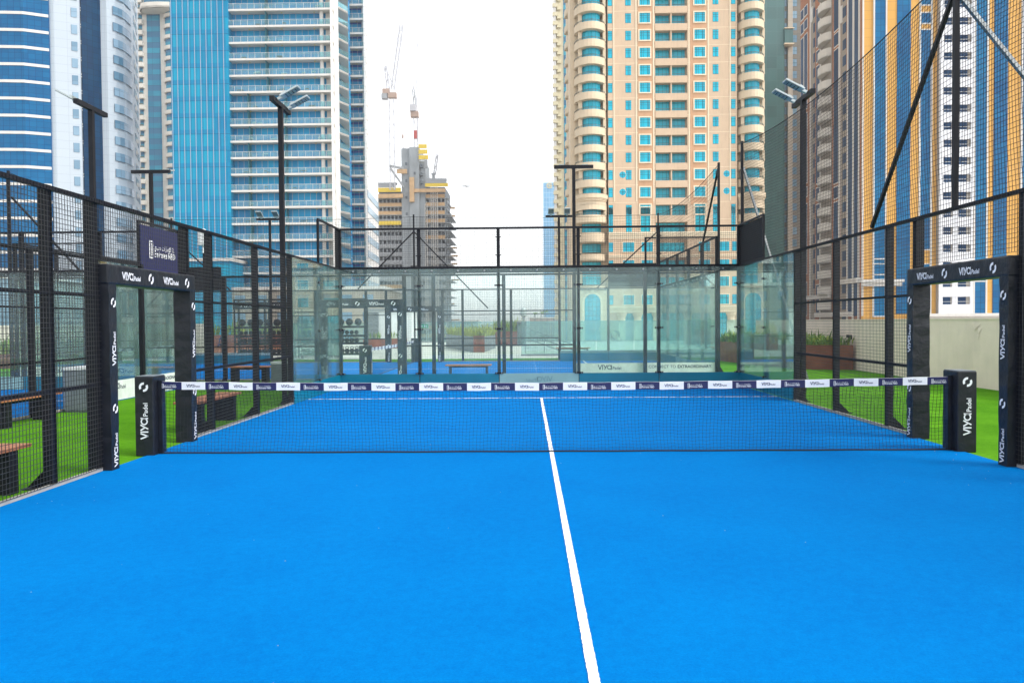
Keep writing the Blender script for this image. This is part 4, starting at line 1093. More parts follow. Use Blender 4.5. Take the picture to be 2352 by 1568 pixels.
    bw = X1-X0; b = MB(); b.box(0, bw, -.02, .1, -.45, 0, 0); b.box(0, bw, .1, 1.8, -.43, -.1, 1); b.box(bw/2-.12, bw/2+.12, .9, 1.1, -.6, -.43, 2); bm2 = b.mesh('balcony', [m_fasc, m_soff, lamp])
    g = MB(); g.box(0, bw, 0, .02, .05, 1.1); g.box(0, bw, -.02, .04, 1.1, 1.15, 1); 
    for k in range(4): g.box(bw*k/3-.03, bw*k/3+.03, -.02, 0, 0, 1.1, 1)
    gm2 = g.mesh('railing', [m_grail, m_fasc])
    for z in z2:
        o = bpy.data.objects.new('balcony', bm2); COL.objects.link(o); o.parent = T; o.location = Vector((X0, Y2, z))-T.location
        r = bpy.data.objects.new('railing', gm2); COL.objects.link(r); r.parent = o
    cl = MB(); cl.lathe((X1-.75, Y2+.9, GZ), [(.38, 0), (.38, TOPZ-GZ)], 10); cl.build('column', m_fasc, T)
    # bright side face going back, blue strips low down
    A, Bq = (X1-.02, Y2-.1), (q(867.5, 215.6), CAM.y+215.6)
    MB().ribbon([A, Bq], .5, GZ, TOPZ+9, 0, side=1).build('side_wall', m_side, T)
    ux, uy = Bq[0]-A[0], Bq[1]-A[1]; L = math.hypot(ux, uy); nx, ny = uy/L*.06, -ux/L*.06
    st = MB()
    for k in range(12):
        z = Z(436+34.6*k, Y2, 843)
        st.ribbon([(A[0]+nx, A[1]+ny), (Bq[0]+nx, Bq[1]+ny)], .05, z-1.75, z, 0, side=-1)
    st.build('window_strip', m_sideb, T)
m_grail = glassmat('balcony_glass', (.62, .88, .94), .5, .09)
balcony_tower()

# ---------------------------------------------------------------- far left white and blue tower
m_ablue = panes('deep_blue_curtain', (.0, .075, .20), (.0, .135, .31), (.0, .03, .15), 1.25, 1.15, .06, .05, .2, .06)
m_awhite = panes('white_cladding', (.42, .49, .56), (.45, .52, .58), (.30, .36, .44), 2.3, 1.75, .05, .05, .45)
m_adark = panes('dark_curtain', (.0, .022, .07), (.0, .055, .13), (.0, .01, .02), 1.2, 1.2, .05, .05, .1, .05)
m_agrey = panes('grey_blue_window', (.05, .16, .26), (.28, .42, .55), (.1, .14, .2), 1.25, 2.4, .06, .05, .12)
def white_tower():
    ctl = [(-60, 160.5), (0, 160.5), (60, 161), (119, 163), (128.5, 163), (188, 165), (189.5, 166.5), (234, 170), (250, 170), (270, 171.5), (290, 174), (305, 178), (314, 185), (321, 195)]
    P = lambda px, d: (X(px, CAM.y+d, 300), CAM.y+d)
    pts = [P(*c) for c in ctl]
    T = thing('white_blue_tower', 'white clad tower with deep blue banded glass at the far left', 'tower', (*pts[4], GZ))
    base = pts+[P(312, 216), (pts[0][0], pts[0][1]+30)]
    MB().prism(base, GZ, TOPZ).build('wall', m_awhite, T)
    def strip(px0, px1): 
        out = [p for c, p in zip(ctl, pts) if px0 <= c[0] <= px1]; return out
    z0 = lambda py: Z(py, CAM.y+160.5, 30)
    g = MB(); g.ribbon(strip(-60, 119), .3, GZ, TOPZ-1, side=-1); g.build('glass_facade', m_ablue, T)
    for k in range(-2, 19):
        z = z0(26.5+39.3*k); off = [(p[0], p[1]-.32) for p in strip(-60, 119)]
        MB().ribbon(off, .12, z-.55, z+.02, side=-1).build('band', m_fasc, T)
    g = MB(); sp_ = strip(189.5, 234); g.ribbon(sp_, .25, GZ, TOPZ-1, side=-1); g.build('glass_facade', m_adark, T)
    for k in range(-2, 19):
        z = Z(24+37.8*k, CAM.y+168, 210)
        MB().ribbon([(p[0], p[1]-.27) for p in sp_], .08, z-.2, z, side=-1).ribbon([(p[0], p[1]-.27) for p in sp_], .08, z-.75, z-.55, side=-1).build('band', m_fasc, T)
    a, b = P(169, 164.5), P(183, 164.9)
    for k in range(-2, 19):
        z = Z(30+38.7*k, CAM.y+164.7, 176)
        MB().ribbon([(a[0], a[1]-.14), (b[0], b[1]-.14)], .1, z-.95, z+.95, side=-1).build('window', m_agrey, T)
    cw = [P(264, 171), P(274, 171.9), P(285, 173.2), P(294, 174.9), P(300, 176.4), P(305, 178)]
    for k in range(-2, 20):
        z = Z(35+36.7*k, CAM.y+174, 285)
        w_ = MB(); w_.ribbon([(p[0]+.06, p[1]-.16) for p in cw], .12, z-1.0, z+.75, side=-1); w_.build('curved_window', m_agrey, T)
    a, b = P(310, 182.3), P(317.5, 190)
    for k in range(-2, 21):
        z = Z(22+33.2*k, CAM.y+185, 314)
        MB().ribbon([(a[0]+.1, a[1]-.1), (b[0]+.1, b[1]-.1)], .1, z-.95, z+.85, side=-1).build('window', m_agrey, T)
white_tower()

# ---------------------------------------------------------------- beige slice between them
m_beige = panes('beige_panels', (.60, .58, .53), (.56, .54, .49), (.48, .43, .36), 2.2, 3.4, .05, .06, .7)
m_sgl = panes('slate_glass', (.02, .17, .28), (.04, .34, .46), (.02, .08, .14), 2.3, 3.4, .08, .1, .12, .2, frac=(.5, 1), c3=(.04, .15, .26))
m_pale = mat('pale_stone', (.66, .62, .55), .7, var=.05, scale=.4)
def beige_slice():
    d = 252.; Y = CAM.y+d; x_ = lambda p: X(p, Y, 300); z_ = lambda p: Z(p, Y, 360)
    T = thing('beige_tower', 'slim beige tower with curved balconies between the white tower and the blue glass', 'tower', (x_(360), Y, GZ))
    MB().box(x_(318), x_(430), Y, Y+30, GZ, TOPZ+40).build('wall', m_beige, T)
    MB().box(x_(342), x_(372), Y-.15, Y, GZ, z_(34)).build('glass_facade', m_sgl, T)
    x0, x1 = x_(381.5), x_(404); 
    w_ = x1-x0+1.5
    pl = arc_plan(0, 2*w_, 0, 2.6, 14)[:8]
    b = MB(); b.ribbon(pl, .3, -.75, .55); b.prism(pl+[(w_, .2), (0, .2)], -.75, -.5); bm = b.mesh('balcony', [m_pale])
    g = MB(); g.ribbon([(p[0]*.96+.3, p[1]+.25) for p in pl], .1, .55, 2.65); gm = g.mesh('bay_window', [m_sgl])
    repeat(T, 'balcony', bm, [(x0, Y-.01, z_(40+24.5*k)) for k in range(0, 32)]); repeat(T, 'bay_window', gm, [(x0, Y-.01, z_(40+24.5*k)) for k in range(0, 32)])
    b = MB(); b.box(0, 1.6, -1.4, 0, -.8, .5); b.box(0.1, 1.5, -1.35, -1.3, .5, 1.0, 1); bm = b.mesh('balcony', [m_pale, m_rail])
    repeat(T, 'balcony', bm, [(x_(323.5), Y, z_(52+24.3*k)) for k in range(-2, 30)])
    b = MB(); b.box(x_(323), x_(331), Y-.1, Y, GZ, TOPZ+20); b.build('glass_facade', m_sgl, T)
    # crown balcony
    pl = [(x_(333), Y), (x_(335), Y-2.5), (x_(345), Y-4.5), (x_(360), Y-5.2), (x_(385), Y-5.4), (x_(410), Y-5), (x_(415), Y)]
    b = MB(); b.ribbon(pl, .4, z_(33), z_(20)); b.prism(pl, z_(33), z_(33)+.6); b.build('crown_balcony', m_pale, T)
    b = MB(); b.prism([(x_(345), Y-2.5), (x_(376), Y-3), (x_(415), Y-3), (x_(415), Y), (x_(345), Y)], z_(20), TOPZ+30); b.build('crown_glass', m_sgl, T)
beige_slice()

# ---------------------------------------------------------------- orange tower: front and shaded side
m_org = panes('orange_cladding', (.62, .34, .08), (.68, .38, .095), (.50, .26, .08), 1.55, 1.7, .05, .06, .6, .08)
m_brn = panes('brown_shaded_cladding', (.36, .165, .095), (.42, .20, .115), (.2, .09, .05), 1.55, 1.7, .05, .06, .7, .03)  # real brown low down; elsewhere orange with the side's shade painted in
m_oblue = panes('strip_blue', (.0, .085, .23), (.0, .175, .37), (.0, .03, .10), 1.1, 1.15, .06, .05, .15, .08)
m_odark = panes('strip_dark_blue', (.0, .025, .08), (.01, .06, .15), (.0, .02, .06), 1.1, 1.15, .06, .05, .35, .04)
m_owhite = panes('white_balcony_cladding', (.74, .76, .80), (.70, .72, .77), (.50, .52, .56), 1.6, 3.4, .05, .05, .5)
m_shade = mat('shaded_recess', (.34, .31, .27), .9, spec=.02)  # shade of the recesses is put into this dull colour
def orange_tower():
    d = 155.; Y = CAM.y+d; x_ = lambda p: X(p, Y, 350); z_ = lambda p: Z(p, Y, 2180)
    T = thing('orange_tower', 'orange tower with tall blue glass strips and a white balcony column', 'tower', (x_(2180), Y, GZ))
    xs = x_(1980)
    MB().box(xs, x_(2480), Y, Y+31, GZ, TOPZ).build('wall', m_org, T)
    for a, b in ((2007.5, 2032), (2059, 2090), (2239, 2265), (2281.5, 2313), (2346, 2380), (2410, 2440)):
        MB().box(x_(a), x_(b), Y-.12, Y, z_(720) if a < 2080 else z_(724), TOPZ-1).build('glass_strip', m_oblue, T)
    for px in (2006, 2034, 2111.3, 2138, 2237.5, 2266.5, 2345, 1981): MB().box(x_(px)-.14, x_(px)+.14, Y-.26, Y, z_(724), TOPZ-1).build('white_rib', m_fasc, T)
    # framed windows stacked between orange panels
    for px in (2125, 2252, 2020):
        for y0, y1 in ((-70, 11), (30, 53), (69, 572), (607, 632), (648, 724)) if px != 2020 else ((-50, 592), (606, 628), (642, 724)):
            if px == 2252 and y0 < 500: continue
            w_ = 24*d/1808.6; me = window_mesh(w_, z_(y0)-z_(y1), .22, mp=m_oblue, mf=m_fasc)
            o = bpy.data.objects.new('framed_window', me); COL.objects.link(o); o.parent = T; o.location = Vector((x_(px), Y-.13 if px != 2125 else Y, z_(y1)))-T.location
    # white balcony column
    a, b = x_(2151), x_(2229)
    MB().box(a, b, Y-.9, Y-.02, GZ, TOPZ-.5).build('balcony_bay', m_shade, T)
    w_ = b-a; bm = MB(); bm.box(0, w_, -.30, .0, -.95, .95, 0); bm.box(0, .7, -.30, 0, .95, 2.6, 0); bm.box(w_-.5, w_, -.30, 0, .95, 2.6, 0); bm.box(w_*.40, w_*.56, -.16, 0, .95, 2.6, 0)
    me = bm.mesh('balcony', [m_owhite]); g = MB(); g.box(.9, 2.3, -.08, -.02, .3, 1.75, 0); g.box(w_*.58, w_*.58+1.5, -.08, -.02, .3, 1.75, 0); gm = g.mesh('balcony_window', [m_odark])
    rm = MB(); rm.box(.7, w_-.5, -.27, -.22, 1.45, 1.52)
    rmm = rm.mesh('railing', [m_fasc])
    zc = [z_(15+39.8*k) for k in range(-4, 19)]
    for z in zc:
        o = bpy.data.objects.new('balcony', me); COL.objects.link(o); o.parent = T; o.location = Vector((a, Y-.9, z-1.6))-T.location
        o2 = bpy.data.objects.new('balcony_window', gm); COL.objects.link(o2); o2.parent = o; o2.location = (0, 0, .65)
        o3 = bpy.data.objects.new('railing', rmm); COL.objects.link(o3); o3.parent = o
    # podium cornice
    for za, zb, pr in ((720, 727, 2.2), (727.2, 731, 1.7), (731.2, 735, 1.2)):
        MB().box(x_(2088), x_(2450), Y-pr-1, Y-.001, z_(zb), z_(za)).build('cornice', m_fasc, T)
    MB().box(x_(2092), x_(2450), Y-1.9, Y-.002, GZ, z_(735.2)).build('podium_wall', m_org, T)
    for za, zb, x0, x1, pr in ((641, 647, 1975, 2073, 1.0), (647.2, 656, 1977, 2070, .6)):
        MB().box(x_(x0), x_(x1), Y-pr, Y-.27, z_(zb), z_(za)).build('cornice', m_fasc, T)
    # shaded side going back from the corner
    yy = lambda px: None
    def at(px):                                   # depth where the side plane x = xs shows at px
        lo, hi = d, 230.
        for _ in range(40):
            mid = (lo+hi)/2
            if X(px, CAM.y+mid, 350) < xs: lo = mid   # farther shows farther left
            else: hi = mid
        return CAM.y+(lo+hi)/2
    # at depth D the pixel px reaches x = X(px, D); we need X(px, D) == xs
    def strip(p0, p1, z0, z1, m, nm, pr=.12):
        ya, yb = at(p0), at(p1)
        if abs(ya-yb) < .05: return None
        return MB().box(xs-pr, xs-.001, ya, yb, z0, z1).build(nm, m, T)
    ya = at(1838)
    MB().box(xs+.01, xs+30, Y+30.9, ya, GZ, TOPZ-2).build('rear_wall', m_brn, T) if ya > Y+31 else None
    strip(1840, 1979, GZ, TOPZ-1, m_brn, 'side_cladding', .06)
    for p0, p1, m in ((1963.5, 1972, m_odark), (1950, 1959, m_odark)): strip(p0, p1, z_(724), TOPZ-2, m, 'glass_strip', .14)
    for p0, p1 in ((1959.5, 1963), (1973, 1975.5), (1947, 1949.5), (1884.5, 1887), (1928, 1931), (1861.5, 1864)): strip(p0, p1, GZ, TOPZ-2, m_fasc, 'white_rib', .22)
    zt = lambda py, px: Z(py, at(px), px)
    # runs of window, side recess windows and curved balconies
    for px0, px1, spans in ((1916.5, 1926, ((-60, 69), (78, 105), (115, 420), (430, 455), (465, 640), (655, 724))), (1876, 1884, ((20, 105), (117, 140), (152, 420), (432, 458), (470, 640), (655, 724))), (1848.5, 1854.5, ((15, 35), (47, 66), (80, 250), (262, 420), (432, 452), (470, 628), (650, 724))), (1840.5, 1846, ((25, 45), (57, 77), (90, 250), (262, 420), (432, 452), (470, 628), (650, 724)))):
        for a_, b_ in spans:
            za, zb = zt(a_, (px0+px1)/2), zt(b_, (px0+px1)/2)
            strip(px0-1, px1+1, zb-.25, za+.25, m_fasc, 'window_frame', .10)
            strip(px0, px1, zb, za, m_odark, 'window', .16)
    for px0, px1 in ((1932, 1944), (1864.5, 1872.5)):
        ya_, yb_ = at(px0), at(px1)
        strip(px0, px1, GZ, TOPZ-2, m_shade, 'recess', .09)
        for k in range(-1, 20):
            z = Z(30+37.2*k if px0 > 1900 else 32+34.5*k, (ya_+yb_)/2, (px0+px1)/2)
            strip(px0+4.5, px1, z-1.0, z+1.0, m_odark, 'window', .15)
            strip(px0, px0+4, z-1.7, z+1.7, m_fasc, 'pier', .28) if k == 0 else None
    y0_, y1_ = at(1912), at(1889); h = abs(y1_-y0_)/2; yc = (y0_+y1_)/2
    pl = [(-1.5*sin(pi*k/10), -h*cos(pi*k/10)) for k in range(11)]
    b = MB(); b.ribbon([(p[0], p[1]) for p in pl], .15, -1.0, .75, side=-1); b.prism(pl[::-1], -1.0, -.8); bm = b.mesh('balcony', [m_fasc])
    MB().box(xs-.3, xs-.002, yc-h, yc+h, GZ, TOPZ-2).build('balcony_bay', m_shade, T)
    repeat(T, 'balcony', bm, [(xs-.3, yc, Z(20+35.9*k, yc, 1900)) for k in range(-2, 20)])
    for pa, pb, py, prj in ((1838, 1866, 30, 1.6),):
        z = zt(8, 1852)
    strip(1838, 1912, zt(683, 1870)-.5, zt(683, 1870)+.4, m_fasc, 'cornice', .9); strip(1928, 1979, zt(645, 1950)-.6, zt(645, 1950)+.3, m_fasc, 'cornice', .9)
    strip(1880, 1960, zt(722, 1920)-.5, zt(722, 1920)+.5, m_fasc, 'cornice', .9)
    # roof cornice at the rear corner
    y2 = at(1838); zc_ = Z(12, y2, 1850)
orange_tower()

# ---------------------------------------------------------------- green netted tower and strip beside it
m_gnet = panes('green_netting_glass', (.02, .075, .075), (.045, .14, .135), (.07, .16, .15), 2.9, 3.4, .10, .08, .35)
m_gbeige = panes('grey_beige_panels', (.42, .38, .31), (.37, .33, .27), (.28, .25, .20), 2.0, 1.7, .05, .05, .7)
m_strip = panes('dark_strip_panels', (.23, .22, .19), (.19, .18, .16), (.12, .12, .11), 2.0, 1.7, .05, .05, .8, .05)
def green_tower():
    d = 222.; Y = CAM.y+d; x_ = lambda p: X(p, Y, 300); z_ = lambda p: Z(p, Y, 1800)
    T = thing('green_glass_tower', 'dark green glass tower between the tan tower and the orange tower', 'tower', (x_(1790), Y, GZ))
    MB().box(x_(1740), x_(1801.5), Y, Y+25, GZ, TOPZ+30).build('glass_facade', m_gnet, T)
    MB().box(x_(1801.5)+.01, x_(1870), Y+2, Y+25, GZ, TOPZ+30).build('wall', m_strip, T)
    m = MB(); m.box(x_(1813), x_(1824), Y+1.2, Y+2, GZ, TOPZ+30); m.build('pier', m_gbeige, T)
    me = window_mesh(1.5, 2.0, 0, mp=m_agrey, cross=((0,), (1.0,)))
    L1 = [(x_(1807), Y+2, z_(9+27.8*k)) for k in range(-2, 26)]+[(x_(1829.5), Y+2, z_(9+27.8*k)) for k in range(-2, 26)]
    repeat(T, 'window', me, L1)
    o = MB().box(x_(1801), x_(1820), Y-.5, Y+1.9, z_(101), z_(68)); o.build('projecting_box', m_gnet, T)
    MB().box(x_(1800), x_(1822), Y-.8, Y+1.9, z_(104), z_(101.2)).box(x_(1800), x_(1822), Y-.8, Y+1.9, z_(67.8), z_(66)).build('box_edge', m_cream, T)
green_tower()

# ---------------------------------------------------------------- far sliver and distant blue tower
m_fyel = mat('pale_yellow_render', (.62, .56, .38), .8, var=.06, scale=.3)
def far_sliver():
    d = 300.; Y = CAM.y+d; x_ = lambda p: X(p, Y, 400); z_ = lambda p: Z(p, Y, 1290)
    T = thing('pale_yellow_tower', 'slim pale yellow tower with small stacked balconies left of the tan tower', 'tower', (x_(1290), Y, GZ))
    MB().box(x_(1279), x_(1330), Y, Y+30, GZ, TOPZ+55).build('wall', mat_sliver, T)
    MB().box(x_(1296), x_(1301.5), Y-.12, Y, GZ, TOPZ+50).build('glass_strip', m_sgl, T)
    b = MB(); b.box(-1.4, .6, -1.3, 0, -.8, .55); b.box(-1.1, -.2, -1.0, -.1, .55, 2.6, 1); bm = b.mesh('balcony', [m_fyel, m_fasc])
    repeat(T, 'balcony', bm, [(x_(1279.5), Y, z_(14+20.4*k)) for k in range(-3, 38)])
    b = MB(); b.box(-.7, .7, -.9, 0, -.7, .5); bm = b.mesh('balcony', [m_fyel])
    repeat(T, 'balcony', bm, [(x_(1285.5), Y, z_(20+20.4*k)) for k in range(-3, 38)])
mat_sliver = panes('pale_yellow_panels', (.60, .54, .37), (.52, .47, .33), (.42, .38, .28), 1.7, 3.4, .06, .08, .7)
far_sliver()
def distant_blue():
    d = 620.; Y = CAM.y+d; x_ = lambda p: X(p, Y, 550); z_ = lambda p: Z(p, Y, 1260)
    T = thing('distant_blue_tower', 'distant pale blue tower with a round gold emblem at its top', 'tower', (x_(1262), Y, GZ))
    MB().box(x_(1248.5), x_(1290), Y, Y+40, GZ, z_(419)).build('glass_facade', panes('far_blue', (.10, .30, .52), (.16, .42, .66), (.30, .50, .68), 2.2, 3.8, .3, .5, .2), T)
    v, f = [], []; arc(v, f, 0, 0, 1, .28, 30, 330, 14); stroke(v, f, [(.1, 0), (1.0, 0)], .25); stroke(v, f, [(-.5, .25), (.4, .25)], .2); stroke(v, f, [(-.4, -.3), (.5, -.3)], .2)
    x, z = x_(1263), z_(426.5); letter((v, f), (x, Y-.3, z), (1, 0, 0), (0, 0, 1), 2.0).build('emblem', mat('gold', (.75, .55, .15), .4, metal=.4), T)
distant_blue()

# ---------------------------------------------------------------- tower under construction with its cranes
m_conc = mat('raw_concrete', (.34, .375, .40), .9, var=.2, scale=.15)
m_concd = mat('floor_void_shade', (.14, .165, .19), .9, var=.2)  # darker concrete copy: shade of open floors and openings put into colour
m_yform = mat('yellow_formwork', (.80, .58, .05), .6, var=.1)
m_oply = mat('orange_ply', (.62, .41, .22), .7, var=.2, scale=.5)
m_steelg = mat('grey_steel', (.34, .36, .38), .6)
def construction():
    d = 336.; Y = CAM.y+d; x_ = lambda p: X(p, Y, 500); z_ = lambda p: Z(p, Y, 950)
    T = thing('unfinished_tower', 'concrete tower under construction with yellow formwork, open floors and orange edge boards', 'tower', (x_(950), Y, GZ))
    rnd = random.Random(4)
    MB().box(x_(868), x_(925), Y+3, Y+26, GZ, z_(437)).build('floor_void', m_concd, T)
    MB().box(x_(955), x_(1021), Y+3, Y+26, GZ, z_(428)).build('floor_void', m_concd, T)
    k = 0; zt = 455
    while zt+18.8*k < 860:
        z = z_(zt+18.8*k); 
        for (a, b) in ((862, 928.5), (954, 1024)):
            s = MB(); s.box(x_(a), x_(b)+(2.0*(k > 1) if a > 900 else 0), Y, Y+28, z-.35, z); s.build('floor_slab', m_conc, T)
        for (a, b) in ((866, 928), (956, 1022)):
            e = MB(); e.box(x_(a), x_(b), Y-.12, Y-.01, z, z+1.5); e.build('edge_board', m_oply if (k < 3 or rnd.random() < .35) else m_steelg, T)
        c = MB()
        for px in range(868, 1024, 9):
            if 926 < px < 956: continue
            c.box(x_(px), x_(px)+.6, Y+.5, Y+1.1, z-3.14, z-.35)
        for q_ in range(10):
            px = rnd.uniform(872, 1018); 
            if 924 < px < 957: continue
            c.box(x_(px), x_(px)+rnd.uniform(.4, 3), Y+2, Y+2.3, z-3.1, z-rnd.uniform(.4, 1.5))
        c.build('column', m_conc, T)
        # ragged right edge
        o = MB(); w_ = rnd.uniform(-.4, 1.0); o.box(x_(1024), x_(1030)+w_, Y+1, Y+4, z-.3, z); o.box(x_(1026), x_(1027)+w_*.5, Y+1, Y+2, z-2.8, z+rnd.uniform(-1, 1.5))
        if rnd.random() < .5: o.box(x_(1030), x_(1036)+rnd.uniform(0, 2.5), Y+8, Y+10, z+.1, z+.7, 1)
        o.build('edge_platform', [m_conc, m_oply], T); k += 1
    c = MB(); c.box(x_(924), x_(943), Y-1, Y+20, GZ, z_(342)); c.box(x_(943)+.01, x_(965), Y-2, Y+18, z_(610), z_(340)); c.box(x_(965)+.01, x_(978), Y-.5, Y+15, z_(640), z_(372)); c.build('core', m_conc, T)
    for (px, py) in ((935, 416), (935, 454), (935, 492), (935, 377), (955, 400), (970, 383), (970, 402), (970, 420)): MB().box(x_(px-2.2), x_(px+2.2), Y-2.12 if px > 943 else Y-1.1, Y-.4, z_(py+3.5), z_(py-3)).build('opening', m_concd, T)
    MB().box(x_(943.5), x_(954), Y-3, Y-2, z_(466), z_(410)).build('hoist_shaft', m_oply, T)
    for a, b, ya, yb, m, nm in ((868, 923.5, 442.7, 433, m_yform, 'formwork'), (979, 1031, 431.5, 424, m_yform, 'formwork'), (965, 983.5, 344, 335, m_yform, 'formwork'), (965, 985, 356.5, 347, m_yform, 'formwork'), (965, 986.5, 369, 360, m_yform, 'formwork'),
        (868, 928, 456, 447, m_oply, 'edge_board'), (954, 1025, 444, 436, m_oply, 'edge_board'), (978, 985, 389, 370, m_steelg, 'platform'), (915, 938, 401, 391, m_oply, 'platform'), (980, 1028, 423.5, 413, m_steelg, 'shutter'), (868, 912, 432, 421, m_steelg, 'shutter'), (868, 923, 509, 517.5, m_yform, 'formwork')):
        MB().box(x_(a), x_(b), Y-2.6, Y-2.05, z_(ya), z_(yb)).build(nm, m, T)
    r = MB()
    for k in range(90):
        px = rnd.choice((rnd.uniform(868, 915), rnd.uniform(925, 964), rnd.uniform(985, 1030))); top = 421 if px < 920 else 341 if px < 970 else 412
        r.box(x_(px), x_(px)+.12, Y+rnd.uniform(0, 3), Y+3.2, z_(top+1), z_(top-rnd.uniform(1, 5)))
    r.build('starter_bar', m_steelg, T)
    # hoist masts on the facade
    for px in (979.5, 993.5, 1003):
        m = MB(); x = x_(px); lat = (x-.5, x+.5); z = GZ; zt_ = z_(430 if px > 990 else 470)
        for q in lat: m.box(q-.12, q+.12, Y-.9, Y-.7, GZ, zt_)
        while z < zt_: m.bar((lat[0], Y-.8, z), (lat[1], Y-.8, z+1.6), .12); m.bar((lat[0], Y-.8, z), (lat[1], Y-.8, z), .12); z += 1.8
        m.build('hoist_mast', m_fasc, T)
    def lattice(m, a, b, w, step, up=(0, 1, 0), t=.22):
        a, b = Vector(a), Vector(b); dd = b-a; n = max(2, round(dd.length/step)); u = dd.normalized(); s1 = u.cross(Vector(up)).normalized()*w/2; s2 = Vector(up)*w/2
        for q in (s1+s2, s1-s2, -s1+s2, -s1-s2): m.bar(a+q, b+q, t)
        for k in range(n):
            p, q = a+dd*k/n, a+dd*(k+1)/n; s = 1 if k % 2 else -1
            m.bar(p+s1*s-s2, q-s1*s-s2, t*.7); m.bar(p+s1-s2, p-s1-s2, t*.7); m.bar(p+s1*s+s2, q-s1*s+s2, t*.7)
    m_crane = mat('crane_white', (.55, .56, .60), .5); m_cred = mat('crane_orange', (.42, .30, .24), .5)
    # left luffing crane
    Yc = Y-4; cx_ = lambda p: X(p, Yc, 300); cz = lambda p: Z(p, Yc, 900)
    C = thing('tower_crane', 'tall luffing crane left of the concrete core, jib pointing steeply up', 'crane', (cx_(900), Yc, cz(381)), 'cranes at the unfinished tower')
    m = MB(); lattice(m, (cx_(900), Yc, cz(436)), (cx_(900), Yc, cz(228)), 2.0, 2.8); m.build('mast', m_crane, C)
    m = MB(); m.bar((cx_(893), Yc, cz(381)), (cx_(924), Yc+2, cz(385)), .9); m.bar((cx_(895), Yc, cz(385)), (cx_(924), Yc+2, cz(428)), .7); m.build('tie', m_steelg, C)
    m = MB(); m.box(cx_(893), cx_(912), Yc-1.2, Yc+1.2, cz(226), cz(214)); m.box(cx_(880), cx_(896), Yc-1, Yc+1, cz(216), cz(205)); m.build('slewing_unit', m_cred, C)
    MB().box(cx_(878), cx_(891), Yc-1.3, Yc+1.3, cz(228), cz(216.2)).build('counterweight', m_steelg, C)
    m = MB(); lattice(m, (cx_(893), Yc, cz(205)), (cx_(886.5), Yc, cz(152)), 1.0, 2.5, t=.3); m.bar((cx_(886.5), Yc, cz(152)), (cx_(908), Yc, cz(208)), .35); m.build('a_frame', m_crane, C)
    m = MB(); lattice(m, (cx_(903), Yc, cz(205)), (cx_(925), Yc, cz(58)), 1.3, 2.6, t=.25); m.build('jib', m_crane, C)
    m = MB(); m.bar((cx_(886.5), Yc, cz(152)), (cx_(923), Yc, cz(70)), .08); m.bar((cx_(925), Yc, cz(58)), (cx_(925), Yc, cz(310)), .07); m.build('cable', m_steelg, C)
    MB().box(cx_(923.3), cx_(926.7), Yc-.4, Yc+.4, cz(318), cz(310)).build('hook_block', m_cred, C)
    # middle crane
    Yc = Y+6; C = thing('tower_crane', 'crane standing on top of the concrete core, seen almost end on', 'crane', (X(955, Yc, 300), Yc, cz(341)), 'cranes at the unfinished tower')
    cx_ = lambda p: X(p, Yc, 300); cz = lambda p: Z(p, Yc, 955)
    m = MB(); lattice(m, (cx_(955), Yc, cz(345)), (cx_(955), Yc, cz(270)), 1.6, 2.4); m.build('mast', m_crane, C)
    MB().box(cx_(951.5), cx_(958.5), Yc-1, Yc+1, cz(319), cz(301)).build('climbing_cage', mat('crane_red', (.5, .08, .07), .5), C)
    MB().box(cx_(942.5), cx_(957), Yc-2, Yc+2, cz(257), cz(242)).build('counterweight', m_crane, C)
    MB().box(cx_(944), cx_(962), Yc-1.5, Yc+1.5, cz(270), cz(257.4)).build('slewing_unit', m_cred, C)
    m = MB(); lattice(m, (cx_(954), Yc, cz(242)), (cx_(950.5), Yc, cz(206)), .9, 2.5, t=.25); m.build('a_frame', m_steelg, C)
    m = MB(); m.bar((cx_(950.5), Yc, cz(206)), (cx_(950.5), Yc, cz(198)), .5); lattice(m, (cx_(958), Yc, cz(255)), (cx_(960.5), Yc, cz(97)), .5, 3.5, t=.12); m.build('jib', m_crane, C)
    # small crane on the right wing
    Yc = Y+2; C = thing('tower_crane', 'small crane on the right wing of the unfinished tower', 'crane', (X(995, Yc, 400), Yc, Z(412, Yc, 995)), 'cranes at the unfinished tower')
    cx_ = lambda p: X(p, Yc, 400); cz = lambda p: Z(p, Yc, 995)
    m = MB(); m.box(cx_(993), cx_(999), Yc-1, Yc+1, cz(414), cz(402)); m.box(cx_(991), cx_(1000), Yc-1, Yc+1, cz(402), cz(398)); m.build('base', m_steelg, C)
    m = MB(); lattice(m, (cx_(998), Yc, cz(400)), (cx_(1005), Yc, cz(355)), .9, 2.2, t=.3); m.bar((cx_(1005), Yc, cz(355)), (cx_(1003), Yc, cz(393)), .2); m.build('jib', m_crane, C)
construction()

# ---------------------------------------------------------------- low far buildings in the gap, podiums, an aeroplane
def low_block(px0, px1, py, d, label, m, depth=30, z0=GZ):
    Y = CAM.y+d; a, b = X(px0, Y, 740), X(px1, Y, 740); zt = Z(py, Y, (px0+px1)/2)
    T = thing('low_building', label, 'building', ((a+b)/2, Y, z0))
    MB().box(a, b, Y, Y+depth, z0, zt).build('wall', m, T)
    MB().box(a-.3, b+.3, Y-.3, Y+depth+.3, zt, zt+.6).build('parapet', m_fasc, T)
    return T, a, b, Y, zt
m_fargl = panes('far_teal', (.14, .30, .34), (.22, .40, .42), (.4, .5, .5), 3, 3.2, .4, .8, .3)
m_farpk = panes('far_pink', (.46, .38, .34), (.52, .44, .38), (.3, .28, .28), 3.2, 3.4, .9, 1.3, .7)
low_block(1014, 1099, 738, 420, 'low teal glass building on the horizon in the gap', m_fargl)
low_block(1217, 1286, 731, 400, 'low pinkish building on the horizon right of the gap', m_farpk)
low_block(1099, 1217, 745, 900, 'pale strip of building on the horizon in the middle of the gap', m_farpk, 60)
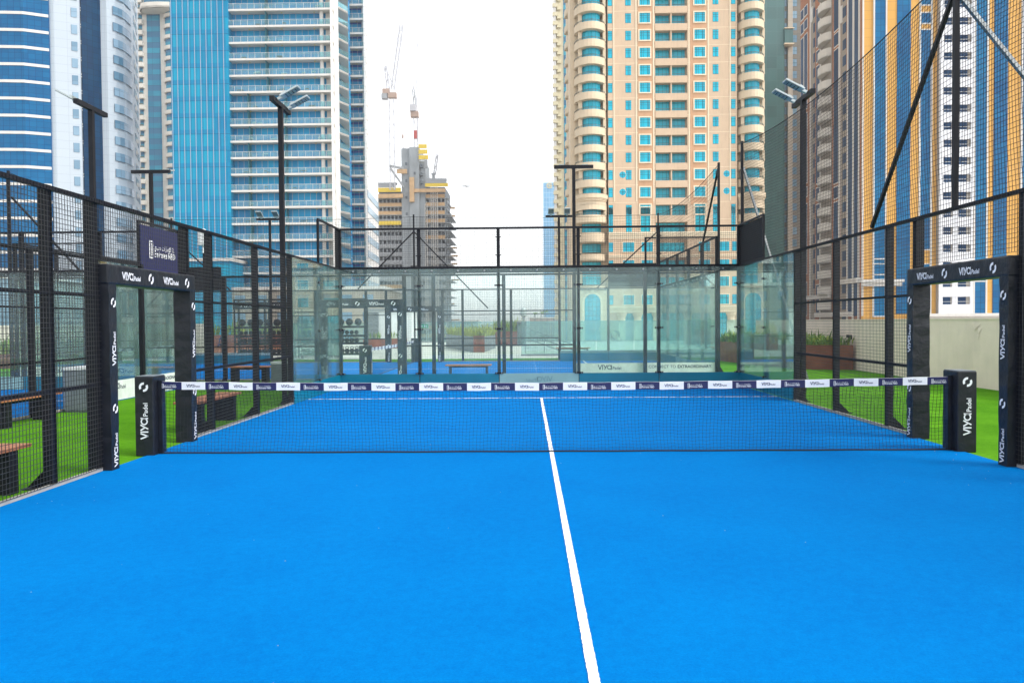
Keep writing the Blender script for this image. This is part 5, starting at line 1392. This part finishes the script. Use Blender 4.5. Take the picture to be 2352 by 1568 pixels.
for (a, b, p, d, lb, m) in ((-140, 60, 640, 150, 'grey podium of the white tower seen through the left mesh', m_agrey), (60, 330, 655, 155, 'white windowed podium under the white tower', m_awhite), (380, 530, 600, 160, 'blue glazed podium under the blue tower', m_bluec), (530, 880, 665, 161, 'beige podium under the balcony tower', m_gbeige)):
    T_, a_, b_, Y_, zt_ = low_block(a, b, p, d, lb, m)
    if m is not m_bluec:
        me = window_mesh(2.2, 1.9, 0, mp=m_agrey); L_ = []
        x = a_+2
        while x < b_-2:
            z = zt_-3
            while z > GZ+1: L_.append((x, Y_, z)); z -= 3.6
            x += 4.4
        repeat(T_, 'window', me, L_)
pl = thing('aeroplane', 'tiny aeroplane in the white sky right of the unfinished tower', 'aeroplane', (X(1070, 1150, 428), 1500, Z(428, 1150, 1070)))
c_ = pl.location; m = MB(); m.tube([(c_.x-6, 1150, c_.z), (c_.x-5, 1150, c_.z+.3), (c_.x+5, 1150, c_.z), (c_.x+7, 1150, c_.z+.2)], [.3, 1.1, 1.1, .3], 8); m.build('fuselage', m_steelg, pl)
m = MB(); m.bar((c_.x, 1142, c_.z), (c_.x+1, 1158, c_.z), 2.4, .3); m.bar((c_.x+5.5, 1150, c_.z), (c_.x+6.5, 1150, c_.z+3), 1.4, .3); m.build('wing', m_steelg, pl)
# a few palms on the far pink building
for i, px in enumerate((1228, 1243, 1252)):
    Y = 398; x = X(px, Y, 735); z0 = Z(731, Y, px); t = thing('palm_tree', ('short', 'middle', 'tallest')[i]+' of the tiny palms on the pinkish low building', 'palm', (x, Y, z0))
    m = MB(); m.tube([(x, Y, z0), (x+.2, Y, z0+2.2+.5*i)], [.25, .16], 6); m.build('trunk', m_concd, t)
    m = MB(); rnd = random.Random(i)
    for k in range(16):
        a = rnd.uniform(0, 2*pi); l = rnd.uniform(1.2, 1.9); p0 = Vector((x+.2, Y, z0+2.2+.5*i)); p1 = p0+Vector((cos(a)*l*.6, sin(a)*l*.6, rnd.uniform(.3, .9))); p2 = p0+Vector((cos(a)*l, sin(a)*l, rnd.uniform(-.7, .3)))
        m.bar(p0, p1, .35, .04); m.bar(p1, p2, .25, .04)
    m.build('crown', M_['leaf'], t)

# ---------------------------------------------------------------- the hazy air
hz = MB().box(-1520, 1520, -220, 1520, GZ-1, 175).build('haze', [])
hm_ = bpy.data.materials.new('hazy_air'); hm_.use_nodes = True; hn = hm_.node_tree; hn.nodes.clear()
ho = hn.nodes.new('ShaderNodeOutputMaterial'); hv = hn.nodes.new('ShaderNodeVolumePrincipled')
hv.inputs['Color'].default_value = (.96, .97, 1, 1); hv.inputs['Density'].default_value = .00036; hv.inputs['Anisotropy'].default_value = .2
hn.links.new(hv.outputs[0], ho.inputs['Volume']); hz.data.materials.clear(); hz.data.materials.append(hm_); hz['kind'] = 'stuff'
